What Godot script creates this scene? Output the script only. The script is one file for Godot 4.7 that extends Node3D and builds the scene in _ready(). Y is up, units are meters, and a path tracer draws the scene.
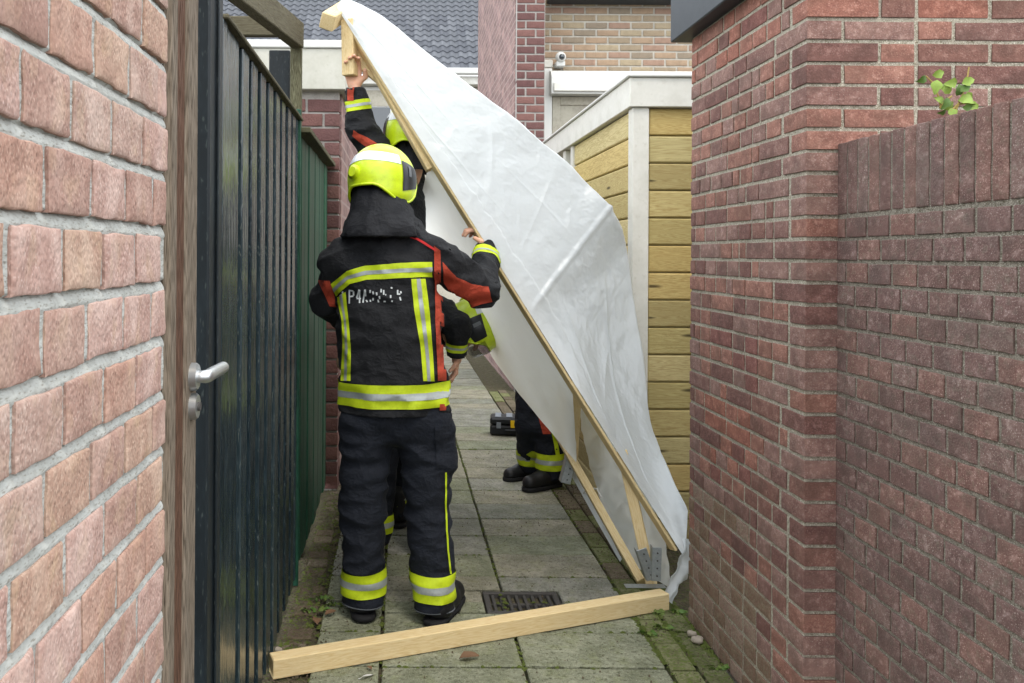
extends Node3D

# ---- lens: the camera stands at (0, H, 0) and looks along -z; pixel (VX, VY) of the photograph is the alley's vanishing point
const H := 1.46
const F := 850.0
const VX := 400.0
const VY := 255.0
const ROLL := 0.006

var rng := RandomNumberGenerator.new()
var M := {}
var box_cache := {}
var brick_cache := {}

func P(px: float, py: float, k: float) -> Vector3:      # the point that lies k * F metres deep behind a pixel
	var dx := px - VX
	var dy := py - VY
	return Vector3((dx + ROLL * dy) * k, H - (dy - ROLL * dx) * k, -k * F)

func D(px: float, py: float, d: float) -> Vector3:
	return P(px, py, d / F)

# ------------------------------------------------------------------ nodes
func obj(parent: Node, called: String, mesh: Mesh, mat: Material, tr := Transform3D()) -> MeshInstance3D:
	var o := MeshInstance3D.new()
	o.name = called
	o.mesh = mesh
	o.material_override = mat
	o.transform = tr
	parent.add_child(o, true)
	return o

func thing(called: String, label: String, category: String, group := "", at := Vector3.ZERO) -> Node3D:
	var o := Node3D.new()
	o.name = called
	o.position = at
	add_child(o, true)
	o.set_meta("label", label)
	o.set_meta("category", category)
	if group:
		o.set_meta("group", group)
	return o

func tag(o: Node, label: String, category: String, group := "") -> Node:
	o.set_meta("label", label)
	o.set_meta("category", category)
	if group:
		o.set_meta("group", group)
	return o

func pivot(parent: Node, called: String) -> Node3D:
	var o := Node3D.new()
	o.name = called
	parent.add_child(o, true)
	return o

# ------------------------------------------------------------------ textures
func noise_bytes(sd: int, size: int, freq: float, kind := FastNoiseLite.TYPE_SIMPLEX_SMOOTH, octaves := 4) -> PackedByteArray:
	var n := FastNoiseLite.new()
	n.seed = sd
	n.noise_type = kind
	n.frequency = freq
	n.fractal_octaves = octaves
	var im := n.get_seamless_image(size, size)
	im.convert(Image.FORMAT_L8)
	return im.get_data()

# layers: [frequency, weight]; stops: [[t, colour], ...]; specks: [frequency, threshold, colour, softness]
func tex(sd: int, size: int, layers: Array, stops: Array, specks := []) -> ImageTexture:
	var acc := PackedFloat32Array()
	acc.resize(size * size)
	var total := 0.0
	for i in layers.size():
		var b := noise_bytes(sd + i * 17, size, layers[i][0])
		var w: float = layers[i][1] / 255.0
		total += layers[i][1]
		for j in size * size:
			acc[j] += b[j] * w
	var lut := []
	var g := Gradient.new()
	g.offsets = PackedFloat32Array(stops.map(func(s): return s[0]))
	g.colors = PackedColorArray(stops.map(func(s): return s[1]))
	for i in 256:
		lut.append(g.sample(i / 255.0))
	var out := PackedByteArray()
	out.resize(size * size * 3)
	var sb := []
	for s in specks:
		sb.append(noise_bytes(sd + 91 + sb.size() * 7, size, s[0], FastNoiseLite.TYPE_SIMPLEX, 3))
	for j in size * size:
		var c: Color = lut[clampi(int(acc[j] / total * 255.0), 0, 255)]
		for q in sb.size():
			var s = specks[q]
			var t: float = (sb[q][j] / 255.0 - s[1]) / s[3]
			if t > 0.0:
				c = c.lerp(s[2], minf(t, 1.0) * s[2].a)
		out[j * 3] = int(clampf(c.r, 0, 1) * 255.0)
		out[j * 3 + 1] = int(clampf(c.g, 0, 1) * 255.0)
		out[j * 3 + 2] = int(clampf(c.b, 0, 1) * 255.0)
	var im := Image.create_from_data(size, size, false, Image.FORMAT_RGB8, out)
	return ImageTexture.create_from_image(im)

func ntex(sd: int, size: int, freq: float, strength: float, octaves := 5, ridged := false) -> ImageTexture:
	var n := FastNoiseLite.new()
	n.seed = sd
	n.noise_type = FastNoiseLite.TYPE_SIMPLEX_SMOOTH
	n.frequency = freq
	n.fractal_octaves = octaves
	if ridged:
		n.fractal_type = FastNoiseLite.FRACTAL_RIDGED
	var im := n.get_seamless_image(size, size)
	im.convert(Image.FORMAT_RGBA8)
	im.bump_map_to_normal_map(strength)
	return ImageTexture.create_from_image(im)

# wood with grain along u; knots where rings close round a point
func wood_tex(sd: int, light: Color, dark: Color, rings := 9.0, knots := 3) -> ImageTexture:
	var w := 512
	var h := 256
	var n := FastNoiseLite.new()
	n.seed = sd
	n.frequency = 0.006
	var r := RandomNumberGenerator.new()
	r.seed = sd
	var kn := []
	for i in knots:
		kn.append(Vector3(r.randf() * w, r.randf() * h, r.randf_range(5, 9)))
	var im := Image.create(w, h, false, Image.FORMAT_RGB8)
	for y in h:
		for x in w:
			var a := x * TAU / w
			var v := n.get_noise_3d(cos(a) * 60.0, sin(a) * 60.0, y * 2.2) * 0.9 + float(y) / h * 1.0
			var kd := 0.0
			for q in kn:
				var dx := absf(x - q.x)
				dx = minf(dx, w - dx)
				var dy := absf(y - q.y)
				dy = minf(dy, h - dy)
				var e: float = Vector2(dx * 0.35, dy).length() / q.z
				v += 0.5 * exp(-e * e * 0.12) * (1.0 if dy >= 0.0 else -1.0)
				kd = maxf(kd, clampf(1.6 - Vector2(dx * 0.8, dy).length() / q.z * 1.3, 0, 1))
			var t := absf(fposmod(v * rings, 1.0) - 0.5) * 2.0
			t = pow(t, 1.6) * 0.7 + 0.3 * (n.get_noise_2d(x * 3.0, y * 60.0) * 0.5 + 0.5)
			var c := light.lerp(dark, clampf(t, 0, 1)).lerp(dark * 0.45, kd * 0.85)
			im.set_pixel(x, y, c)
	return ImageTexture.create_from_image(im)

# courses of bricks for walls seen too flat or too far to tell bricks apart: u runs along the wall
func brick_tex(sd: int, cols: Array, mortar: Color) -> ImageTexture:
	var w := 512
	var h := 256
	var r := RandomNumberGenerator.new()
	r.seed = sd
	var im := Image.create(w, h, false, Image.FORMAT_RGB8)
	im.fill(mortar)
	var nb := noise_bytes(sd, 512, 0.06)
	for j in 8:
		for i in 5:
			var c: Color = cols[r.randi() % cols.size()] * r.randf_range(0.88, 1.1)
			var x0 := int(i * 102.4 + (51 if j % 2 else 0))
			for y in range(j * 32 + 3, j * 32 + 29):
				for x in range(x0 + 3, x0 + 99):
					im.set_pixel(x % w, y, c * (0.8 + 0.4 * nb[(y * 512 + x % w)] / 255.0))
	return ImageTexture.create_from_image(im)

func mat(albedo: Color, rough := 0.9, t: Texture2D = null, scale := Vector3.ONE, nt: Texture2D = null, nscale := 1.0, world := true) -> StandardMaterial3D:
	var m := StandardMaterial3D.new()
	m.albedo_color = albedo
	m.roughness = rough
	m.metallic_specular = 0.4
	if t:
		m.albedo_texture = t
	if nt:
		m.normal_enabled = true
		m.normal_texture = nt
		m.normal_scale = nscale
	if t or nt:
		m.uv1_triplanar = true
		m.uv1_world_triplanar = world
		m.uv1_scale = scale
	return m

func c8(r: float, g: float, b: float, a := 1.0) -> Color:
	return Color(r / 255.0, g / 255.0, b / 255.0, a)

# ------------------------------------------------------------------ meshes
func poly(st: SurfaceTool, pts: Array, centre: Vector3) -> void:
	var n: Vector3 = (pts[1] - pts[0]).cross(pts[2] - pts[0]).normalized()
	var mid := Vector3.ZERO
	for p in pts:
		mid += p
	mid /= pts.size()
	var q := pts.duplicate()
	if n.dot(mid - centre) < 0.0:
		n = -n
	else:
		q.reverse()
	for i in range(1, q.size() - 1):
		for p in [q[0], q[i], q[i + 1]]:
			st.set_normal(n)
			st.add_vertex(p)

# one triangle whose winding agrees with its normals; each corner is [point, normal]
func tri(st: SurfaceTool, a: Array, b: Array, c: Array) -> void:
	var g: Vector3 = (c[0] - a[0]).cross(b[0] - a[0])
	var q := [a, b, c] if g.dot(a[1] + b[1] + c[1]) >= 0.0 else [a, c, b]
	for w in q:
		st.set_normal(w[1])
		st.add_vertex(w[0])

func begin() -> SurfaceTool:
	var st := SurfaceTool.new()
	st.begin(Mesh.PRIMITIVE_TRIANGLES)
	return st

func add_box(st: SurfaceTool, s: Vector3, b: float, tr := Transform3D()) -> void:
	var h := s * 0.5
	b = minf(b, minf(h.x, minf(h.y, h.z)) * 0.9)
	var e := h - Vector3(b, b, b)
	var c := tr.origin
	for a in 3:
		var a1 := (a + 1) % 3
		var a2 := (a + 2) % 3
		for sg in [-1.0, 1.0]:
			var pts := []
			for q in [[-1, -1], [1, -1], [1, 1], [-1, 1]]:
				var v := Vector3.ZERO
				v[a] = sg * h[a]
				v[a1] = q[0] * e[a1]
				v[a2] = q[1] * e[a2]
				pts.append(tr * v)
			poly(st, pts, c)
			for sg2 in [-1.0, 1.0]:
				var ed := []
				for q in [[0, -1], [0, 1], [1, 1], [1, -1]]:
					var v := Vector3.ZERO
					v[a] = sg * (h[a] if q[0] == 0 else e[a])
					v[a1] = sg2 * (e[a1] if q[0] == 0 else h[a1])
					v[a2] = q[1] * e[a2]
					ed.append(tr * v)
				poly(st, ed, c)
	for x in [-1.0, 1.0]:
		for y in [-1.0, 1.0]:
			for z in [-1.0, 1.0]:
				poly(st, [tr * Vector3(x * h.x, y * e.y, z * e.z), tr * Vector3(x * e.x, y * h.y, z * e.z), tr * Vector3(x * e.x, y * e.y, z * h.z)], c)

func box_mesh(s: Vector3, b := 0.003) -> ArrayMesh:
	var key := "%.4f_%.4f_%.4f_%.4f" % [s.x, s.y, s.z, b]
	if not box_cache.has(key):
		var st := begin()
		add_box(st, s, b)
		box_cache[key] = st.commit()
	return box_cache[key]

# a box given by its corners
func block(parent: Node, called: String, lo: Vector3, hi: Vector3, m: Material, b := 0.003) -> MeshInstance3D:
	var a := Vector3(minf(lo.x, hi.x), minf(lo.y, hi.y), minf(lo.z, hi.z))
	var z := Vector3(maxf(lo.x, hi.x), maxf(lo.y, hi.y), maxf(lo.z, hi.z))
	return obj(parent, called, box_mesh(z - a, b), m, Transform3D(Basis(), (a + z) * 0.5))

func along(a: Vector3, b: Vector3, side: Vector3) -> Basis:      # x runs from a to b, z leans to side
	var x := (b - a).normalized()
	var y := side.cross(x).normalized()
	return Basis(x, y, x.cross(y))

func beam(parent: Node, called: String, a: Vector3, b: Vector3, hgt: float, wid: float, side: Vector3, m: Material, bev := 0.003) -> MeshInstance3D:
	return obj(parent, called, box_mesh(Vector3(a.distance_to(b), hgt, wid), bev), m, Transform3D(along(a, b, side), (a + b) * 0.5))

func tube(st: SurfaceTool, pts: Array, radii: Array, seg := 8) -> void:
	var rings := []
	for i in pts.size():
		var t: Vector3 = (pts[mini(i + 1, pts.size() - 1)] - pts[maxi(i - 1, 0)]).normalized()
		var s := t.cross(Vector3(0.31, 0.87, 0.38)).normalized()
		var u := s.cross(t)
		var ring := []
		for j in seg:
			var a := TAU * j / seg
			ring.append([pts[i] + (s * cos(a) + u * sin(a)) * radii[i], s * cos(a) + u * sin(a)])
		rings.append(ring)
	for i in pts.size() - 1:
		for j in seg:
			var k := (j + 1) % seg
			tri(st, rings[i][j], rings[i][k], rings[i + 1][k])
			tri(st, rings[i][j], rings[i + 1][k], rings[i + 1][j])
	for e in [0, pts.size() - 1]:
		var cn: Vector3 = (pts[e] - pts[1 if e == 0 else e - 1]).normalized()
		for j in seg:
			tri(st, [pts[e], cn], [rings[e][j][0], cn], [rings[e][(j + 1) % seg][0], cn])

# a brick that faces +z: front grid with uneven edges and face, bevelled rim, four sides
func brick_mesh(w: float, h: float, dep: float, nx: int, ny: int, bev: float, rough: float, sd: int) -> ArrayMesh:
	var key := "%.3f_%.3f_%.3f_%d" % [w, h, dep, sd]
	if brick_cache.has(key):
		return brick_cache[key]
	var n := FastNoiseLite.new()
	n.seed = sd * 31 + int(w * 977)
	n.frequency = 22.0
	var g := []
	for j in ny + 5:
		var row := []
		for i in nx + 5:
			var ri := mini(i, nx + 4 - i)
			var rj := mini(j, ny + 4 - j)
			var ring := mini(ri, rj)
			var x := clampf((i - 2) / float(nx), 0, 1) * (w - 2 * bev) - w / 2 + bev
			var y := clampf((j - 2) / float(ny), 0, 1) * (h - 2 * bev) - h / 2 + bev
			if ri < 2:
				x = -w / 2 if i < 2 else w / 2
			if rj < 2:
				y = -h / 2 if j < 2 else h / 2
			var ox := n.get_noise_3d(x, y * 1.0, 3.0) * rough * 1.3
			var oy := n.get_noise_3d(x, y * 1.0, 9.0) * rough * 1.3
			var z := -dep if ring == 0 else (-bev * 1.0 + n.get_noise_3d(x, y, 7.0) * rough * 0.7 if ring == 1 else n.get_noise_3d(x, y, 1.0) * rough)
			row.append(Vector3(x + ox, y + oy, z))
		g.append(row)
	var nn := []
	for j in ny + 5:
		var row := []
		for i in nx + 5:
			var a: Vector3 = g[j][mini(i + 1, nx + 3)] - g[j][maxi(i - 1, 1)]
			var b: Vector3 = g[mini(j + 1, ny + 3)][i] - g[maxi(j - 1, 1)][i]
			var c := a.cross(b)
			row.append(c.normalized() if c.length() > 1e-12 else Vector3(0, 0, 1))
		nn.append(row)
	var st := begin()
	for j in ny + 4:
		for i in nx + 4:
			var edge := i == 0 or j == 0 or i == nx + 3 or j == ny + 3
			var q := [[j, i], [j + 1, i], [j + 1, i + 1], [j, i + 1]]
			var fn: Vector3 = (g[j + 1][i + 1] - g[j][i]).cross(g[j + 1][i] - g[j][i + 1])
			if fn.length() < 1e-10:
				continue
			fn = fn.normalized()
			if fn.dot(Vector3(g[j][i].x / w, g[j][i].y / h, 0.5)) < 0.0:
				fn = -fn
			for t in [[0, 1, 2], [0, 2, 3]]:
				var cs := []
				for e in t:
					cs.append([g[q[e][0]][q[e][1]], fn if edge else nn[q[e][0]][q[e][1]]])
				tri(st, cs[0], cs[1], cs[2])
	brick_cache[key] = st.commit()
	return brick_cache[key]

# rows(course) gives [[start, length, depth], ...] along u; the face plane goes through o with normal n
func lay(parent: Node, o: Vector3, n: Vector3, c0: int, c1: int, ch: float, joint: float, rows: Callable, mats: Callable, q := {}) -> int:
	var u := Vector3.UP.cross(n)
	var count := 0
	for c in range(c0, c1):
		for r in rows.call(c):
			var w: float = floorf((r[1] - q.get("vjoint", joint)) * 400.0) / 400.0
			var tilt: float = rng.randf_range(-1, 1) * q.get("tilt", 0.006)
			var b := Basis(u, Vector3.UP, n) * Basis(Vector3(0, 0, 1), tilt) * Basis(Vector3(0, 1, 0), rng.randf_range(-1, 1) * 0.008)
			var at: Vector3 = o + u * (r[0] + r[1] * 0.5) + Vector3.UP * ((c + 0.5) * ch + rng.randf_range(-1, 1) * q.get("jit", 0.001)) + n * rng.randf_range(-1, 1) * q.get("proud", 0.0015)
			var m := brick_mesh(w, ch - joint, r[2] if r.size() > 2 else 0.05, q.get("nx", 4), q.get("ny", 2), q.get("bev", 0.004), q.get("rough", 0.0022), rng.randi() % int(q.get("variants", 5)))
			obj(parent, "brick", m, mats.call(c, at), Transform3D(b, at))
			count += 1
	return count

# a smooth patch between two rows of points; push(u, v) moves a point along its normal
func sheet_mesh(ra: Array, rb: Array, nu: int, nv: int, push: Callable, curl := 0.0) -> ArrayMesh:
	var pick := func(r: Array, t: float) -> Vector3:
		var s := t * (r.size() - 1)
		var i := mini(int(s), r.size() - 2)
		var a: Vector3 = r[maxi(i - 1, 0)]
		var b: Vector3 = r[mini(i + 2, r.size() - 1)]
		return (r[i] as Vector3).cubic_interpolate(r[i + 1], a, b, s - i)
	var pts := []
	for i in nu + 1:
		var a: Vector3 = pick.call(ra, float(i) / nu)
		var b: Vector3 = pick.call(rb, float(i) / nu)
		var row := []
		for j in nv + 1:
			row.append(a.lerp(b, float(j) / nv))
		if curl > 0.0:                                        # the sheet goes over its far edge and down behind
			var dir := (b - a).normalized()
			var back := Vector3(0, -0.25, -1).normalized()
			for s in 6:
				var t := (s + 1) / 6.0 * PI * 0.8
				row.append(b + dir * sin(t) * curl * 0.35 + back * (1.0 - cos(t)) * curl)
		pts.append(row)
	var cols: int = pts[0].size()
	var calc := func() -> Array:
		var out := []
		for i in nu + 1:
			var row := []
			for j in cols:
				var du: Vector3 = pts[mini(i + 1, nu)][j] - pts[maxi(i - 1, 0)][j]
				var dv: Vector3 = pts[i][mini(j + 1, cols - 1)] - pts[i][maxi(j - 1, 0)]
				var n := du.cross(dv)
				n = n.normalized() if n.length() > 1e-12 else Vector3(0, 0, 1)
				row.append(n)
			out.append(row)
		if out[nu / 2][nv / 2].z + out[nu / 2][nv / 2].x * 0.01 + out[nu / 2][nv / 2].y * 0.1 < 0.0:
			for row in out:
				for j in row.size():
					row[j] = -row[j]
		return out
	var nn: Array = calc.call()
	for i in nu + 1:
		for j in cols:
			pts[i][j] += nn[i][j] * float(push.call(float(i) / nu, float(j) / nv, pts[i][j]))
	nn = calc.call()
	var st := begin()
	for i in nu:
		for j in cols - 1:
			var q := []
			for w in [[i, j], [i + 1, j], [i + 1, j + 1], [i, j + 1]]:
				q.append([pts[w[0]][w[1]], nn[w[0]][w[1]]])
			tri(st, q[0], q[1], q[2])
			tri(st, q[0], q[2], q[3])
	st.index()
	return st.commit()

# ------------------------------------------------------------------ bodies and clothes as a field of tapered capsules
class Field:
	var o: Vector3
	var c: float
	var nx: int
	var ny: int
	var nz: int
	var v := PackedFloat32Array()
	const PAD := 0.045

	func setup(bones: Array, cell: float) -> void:
		var lo := Vector3(1e9, 1e9, 1e9)
		var hi := -lo
		for b in bones:
			var r: float = maxf(b[2], b[3]) + PAD + cell * 2.0
			for p in [b[0], b[1]]:
				lo = lo.min(p - Vector3(r, r, r))
				hi = hi.max(p + Vector3(r, r, r))
		o = lo
		c = cell
		nx = int((hi.x - lo.x) / c) + 2
		ny = int((hi.y - lo.y) / c) + 2
		nz = int((hi.z - lo.z) / c) + 2
		v.resize(nx * ny * nz)
		v.fill(1.0)

	func add(b: Array, k: float) -> void:
		var a: Vector3 = b[0]
		var e: Vector3 = b[1]
		var ra: float = b[2]
		var rb: float = b[3]
		var sc: Vector3 = b[4] if b.size() > 4 else Vector3.ONE
		var r := maxf(ra, rb) + PAD
		var lo := (a.min(e) - sc * r - o) / c
		var hi := (a.max(e) + sc * r - o) / c
		var ba := (e - a) / sc
		var bb := maxf(ba.dot(ba), 1e-9)
		var ms := minf(sc.x, minf(sc.y, sc.z))
		ms = (ms + 1.0) * 0.5
		for z in range(maxi(0, int(lo.z)), mini(nz, int(hi.z) + 1)):
			for y in range(maxi(0, int(lo.y)), mini(ny, int(hi.y) + 1)):
				var i0 := (z * ny + y) * nx
				for x in range(maxi(0, int(lo.x)), mini(nx, int(hi.x) + 1)):
					var pa := (o + Vector3(x, y, z) * c - a) / sc
					var h := clampf(pa.dot(ba) / bb, 0.0, 1.0)
					var d := ((pa - ba * h).length() - ra - (rb - ra) * h) * ms
					var f := v[i0 + x]
					var q := maxf(k - absf(d - f), 0.0)
					v[i0 + x] = minf(d, f) - q * q * 0.25 / k

	func wrinkle(n: FastNoiseLite, amp: float, stretch: Vector3) -> void:
		for z in nz:
			for y in ny:
				var i0 := (z * ny + y) * nx
				for x in nx:
					var f := v[i0 + x]
					if absf(f) < 0.05:
						var p := (o + Vector3(x, y, z) * c) * stretch
						v[i0 + x] = f + (absf(n.get_noise_3dv(p)) - 0.25) * amp

	func clip(pt: Vector3, n: Vector3) -> void:             # cuts off what lies on the side n points to
		for z in nz:
			for y in ny:
				var i0 := (z * ny + y) * nx
				for x in nx:
					var d := (o + Vector3(x, y, z) * c - pt).dot(n)
					if d > v[i0 + x]:
						v[i0 + x] = d

	func at(p: Vector3) -> float:
		var q := (p - o) / c
		var x := int(q.x)
		var y := int(q.y)
		var z := int(q.z)
		if q.x < 0.0 or q.y < 0.0 or q.z < 0.0 or x >= nx - 1 or y >= ny - 1 or z >= nz - 1:
			return 1.0
		var fx := q.x - x
		var fy := q.y - y
		var fz := q.z - z
		var i := (z * ny + y) * nx + x
		var s := nx
		var t := nx * ny
		var a := lerpf(lerpf(v[i], v[i + 1], fx), lerpf(v[i + s], v[i + s + 1], fx), fy)
		var b := lerpf(lerpf(v[i + t], v[i + t + 1], fx), lerpf(v[i + t + s], v[i + t + s + 1], fx), fy)
		return lerpf(a, b, fz)

	func hit(from: Vector3, dir: Vector3, far: float) -> float:   # distance to the surface, or -1
		var t := 0.0
		while t < far:
			var d := at(from + dir * t)
			if d <= 0.0005:
				return t
			t += clampf(d * 0.7, 0.0015, 0.02)
		return -1.0

	func grad(p: Vector3) -> Vector3:
		var e := c
		var g := Vector3(at(p + Vector3(e, 0, 0)) - at(p - Vector3(e, 0, 0)), at(p + Vector3(0, e, 0)) - at(p - Vector3(0, e, 0)), at(p + Vector3(0, 0, e)) - at(p - Vector3(0, 0, e)))
		return g.normalized() if g.length() > 1e-9 else Vector3(0, 0, 1)

	func into(verts: PackedVector3Array, idx: PackedInt32Array) -> void:
		var id := PackedInt32Array()
		id.resize(nx * ny * nz)
		id.fill(-1)
		var s := nx
		var t := nx * ny
		var lim := c * 2.5
		for z in nz - 1:
			for y in ny - 1:
				var i0 := (z * ny + y) * nx
				for x in nx - 1:
					var i := i0 + x
					if absf(v[i]) > lim:
						continue
					var neg := 0
					var w := [v[i], v[i + 1], v[i + s], v[i + s + 1], v[i + t], v[i + t + 1], v[i + t + s], v[i + t + s + 1]]
					for q in 8:
						if w[q] < 0.0:
							neg += 1
					if neg == 0 or neg == 8:
						continue
					var sum := Vector3.ZERO
					var cnt := 0
					for q in 8:
						for ax in 3:
							var bit := 1 << ax
							if q & bit:
								continue
							var r := q | bit
							if (w[q] < 0.0) != (w[r] < 0.0):
								var f: float = w[q] / (w[q] - w[r])
								var p := Vector3(q & 1, (q >> 1) & 1, q >> 2)
								p[ax] += f
								sum += p
								cnt += 1
					id[i] = verts.size()
					verts.append(o + (Vector3(x, y, z) + sum / cnt) * c)
		for z in range(1, nz - 1):
			for y in range(1, ny - 1):
				var i0 := (z * ny + y) * nx
				for x in range(1, nx - 1):
					var i := i0 + x
					if absf(v[i]) > lim:
						continue
					var neg := v[i] < 0.0
					for ax in 3:
						var st: int = [1, s, t][ax]
						if neg == (v[i + st] < 0.0):
							continue
						var u: int = [s, t, 1][ax]
						var q: int = [t, 1, s][ax]
						var A := id[i]
						var B := id[i - u]
						var C := id[i - u - q]
						var E := id[i - q]
						if A < 0 or B < 0 or C < 0 or E < 0:
							continue
						if neg:
							idx.append_array([A, C, B, A, E, C])
						else:
							idx.append_array([A, B, C, A, C, E])

func commit(verts: PackedVector3Array, idx: PackedInt32Array) -> ArrayMesh:
	var nor := PackedVector3Array()
	nor.resize(verts.size())
	for i in range(0, idx.size(), 3):
		var n := (verts[idx[i + 2]] - verts[idx[i]]).cross(verts[idx[i + 1]] - verts[idx[i]])
		nor[idx[i]] += n
		nor[idx[i + 1]] += n
		nor[idx[i + 2]] += n
	for i in nor.size():
		nor[i] = nor[i].normalized()
	var arr := []
	arr.resize(Mesh.ARRAY_MAX)
	arr[Mesh.ARRAY_VERTEX] = verts
	arr[Mesh.ARRAY_NORMAL] = nor
	arr[Mesh.ARRAY_INDEX] = idx
	var m := ArrayMesh.new()
	m.add_surface_from_arrays(Mesh.PRIMITIVE_TRIANGLES, arr)
	return m

func field(bones: Array, cell: float, k: float, planes := [], amp := 0.0, freq := 9.0, stretch := Vector3(1, 1.6, 1), sd := 1) -> Field:
	var f := Field.new()
	f.setup(bones, cell)
	for b in bones:
		f.add(b, k)
	if amp > 0.0:
		var n := FastNoiseLite.new()
		n.seed = sd
		n.frequency = freq
		n.fractal_octaves = 2
		f.wrinkle(n, amp, stretch)
	for p in planes:
		f.clip(p[0], p[1])
	return f

func field_mesh(f: Field) -> ArrayMesh:
	var vs := PackedVector3Array()
	var ix := PackedInt32Array()
	f.into(vs, ix)
	return commit(vs, ix)

# cloth sewn onto a garment: ea and eb are its two long edges as photograph pixels; it lies on the garment's surface
func patch(parent: Node, called: String, f: Field, ea: Array, eb: Array, nu: int, nv: int, off: float, m: Material, t0 := 0.0, t1 := 1.0) -> void:
	var cam := Vector3(0, H, 0)
	var st := begin()
	var g := []
	var last := 0.0
	for i in nu + 1:
		var row := []
		var s := float(i) / nu * (ea.size() - 1)
		var q := mini(int(s), ea.size() - 2)
		for j in nv + 1:
			var a: Vector2 = ea[q].lerp(ea[q + 1], s - q)
			var b: Vector2 = eb[q].lerp(eb[q + 1], s - q)
			var px: Vector2 = a.lerp(b, lerpf(t0, t1, float(j) / nv))
			var dir := (P(px.x, px.y, 0.004) - cam).normalized()
			var start := 2.9
			var t := f.hit(cam + dir * start, dir, 3.0)
			if t < 0.0:
				row.append(null)
			else:
				var p := cam + dir * (start + t)
				var n := f.grad(p)
				row.append([p + n * off, n])
		g.append(row)
	var any := false
	for i in nu:
		for j in nv:
			var qd := [g[i][j], g[i + 1][j], g[i + 1][j + 1], g[i][j + 1]]
			if qd.has(null) or qd[0][0].distance_to(qd[2][0]) > 0.09:
				continue
			any = true
			tri(st, qd[0], qd[1], qd[2])
			tri(st, qd[0], qd[2], qd[3])
	if any:
		obj(parent, called, st.commit(), m)

# a band right round a limb or the waist: rays run in towards the axis a-b
func band(parent: Node, called: String, f: Field, a: Vector3, b: Vector3, r0: float, off: float, m: Material, seg := 40, nv := 2, arc := TAU, arc0 := 0.0) -> void:
	var ax := (b - a).normalized()
	var s := ax.cross(Vector3(0.12, 0.2, 0.97)).normalized()
	var u := ax.cross(s)
	var g := []
	for i in seg + 1:
		var an := arc0 + arc * i / seg
		var out := s * cos(an) + u * sin(an)
		var row := []
		for j in nv + 1:
			var base := a.lerp(b, float(j) / nv)
			var t := f.hit(base + out * r0, -out, r0)
			if t < 0.0:
				row.append(null)
			else:
				var p := base + out * (r0 - t)
				row.append([p + out * off, f.grad(p)])
		g.append(row)
	var st := begin()
	var any := false
	for i in seg:
		for j in nv:
			var qd := [g[i][j], g[i + 1][j], g[i + 1][j + 1], g[i][j + 1]]
			if qd.has(null) or qd[0][0].distance_to(qd[2][0]) > 0.12:
				continue
			any = true
			tri(st, qd[0], qd[1], qd[2])
			tri(st, qd[0], qd[2], qd[3])
	if any:
		obj(parent, called, st.commit(), m)

func stripes(parent: Node, f: Field, a: Vector3, b: Vector3, r0: float, seg := 40, off := 0.0035) -> void:
	band(parent, "reflective_stripe", f, a, b, r0, off, M.yellow_tape, seg, 4)
	band(parent, "silver_tape", f, a.lerp(b, 0.36), a.lerp(b, 0.64), r0, off + 0.0016, M.silver_tape, seg, 2)

# a hand with a palm and five bent fingers, added to a body: w is the wrist, fw runs to the fingers, pn out of the palm, th to the thumb
func hand(vs: PackedVector3Array, ix: PackedInt32Array, w: Vector3, fw: Vector3, pn: Vector3, th: Vector3, curl: float) -> void:
	var b := []
	b.append([w - fw * 0.03, w + fw * 0.02, 0.027, 0.026])
	for i in 4:
		var sx := (1.5 - i) * 0.02
		var knuckle := w + fw * (0.092 - absf(i - 1.3) * 0.005) + th * sx
		b.append([w + fw * 0.02 + th * sx * 0.6, knuckle, 0.015, 0.0125])
		var ln: float = [0.04, 0.046, 0.042, 0.033][i]
		var dirr := fw
		var p := knuckle
		for q in 3:
			dirr = (dirr * cos(curl) + pn * sin(curl)).normalized() if q == 0 else dirr.rotated(th.normalized() * signf(fw.cross(pn).dot(th)), curl)
			var e: Vector3 = p + dirr * ln * [1.0, 0.7, 0.55][q]
			b.append([p, e, 0.0105 - q * 0.001, 0.0095 - q * 0.001])
			p = e
	var t0 := w + fw * 0.03 + th * 0.024
	var t1 := t0 + (fw * 0.5 + th * 0.75 + pn * 0.35).normalized() * 0.04
	var t2 := t1 + (fw * 0.8 + pn * 0.6).normalized() * 0.034
	b.append([t0, t1, 0.015, 0.012])
	b.append([t1, t2, 0.0115, 0.0095])
	var f := field(b, 0.0045, 0.008)
	f.into(vs, ix)

# a head: c is its middle, fw the way it looks, up its top
func head(vs: PackedVector3Array, ix: PackedInt32Array, c: Vector3, fw: Vector3, up: Vector3) -> void:
	var rt := fw.cross(up).normalized()
	var b := [[c + up * 0.035 - fw * 0.02, c + up * 0.03 + fw * 0.02, 0.083, 0.078], [c - up * 0.03 + fw * 0.03, c - up * 0.085 + fw * 0.055, 0.06, 0.03],
		[c + fw * 0.09 + up * 0.01, c + fw * 0.112 - up * 0.025, 0.009, 0.015], [c - up * 0.06 - fw * 0.02, c - up * 0.15 - fw * 0.02, 0.055, 0.058]]
	for s in [-1.0, 1.0]:
		b.append([c + rt * 0.08 * s + up * 0.012, c + rt * 0.084 * s - up * 0.025, 0.012, 0.009])
		b.append([c + rt * 0.034 * s + fw * 0.082 + up * 0.03, c + rt * 0.02 * s + fw * 0.086 + up * 0.03, 0.012, 0.012])
	b.append([c + fw * 0.082 - up * 0.06 - rt * 0.018, c + fw * 0.082 - up * 0.06 + rt * 0.018, 0.009, 0.009])
	field(b, 0.009, 0.015).into(vs, ix)

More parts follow.
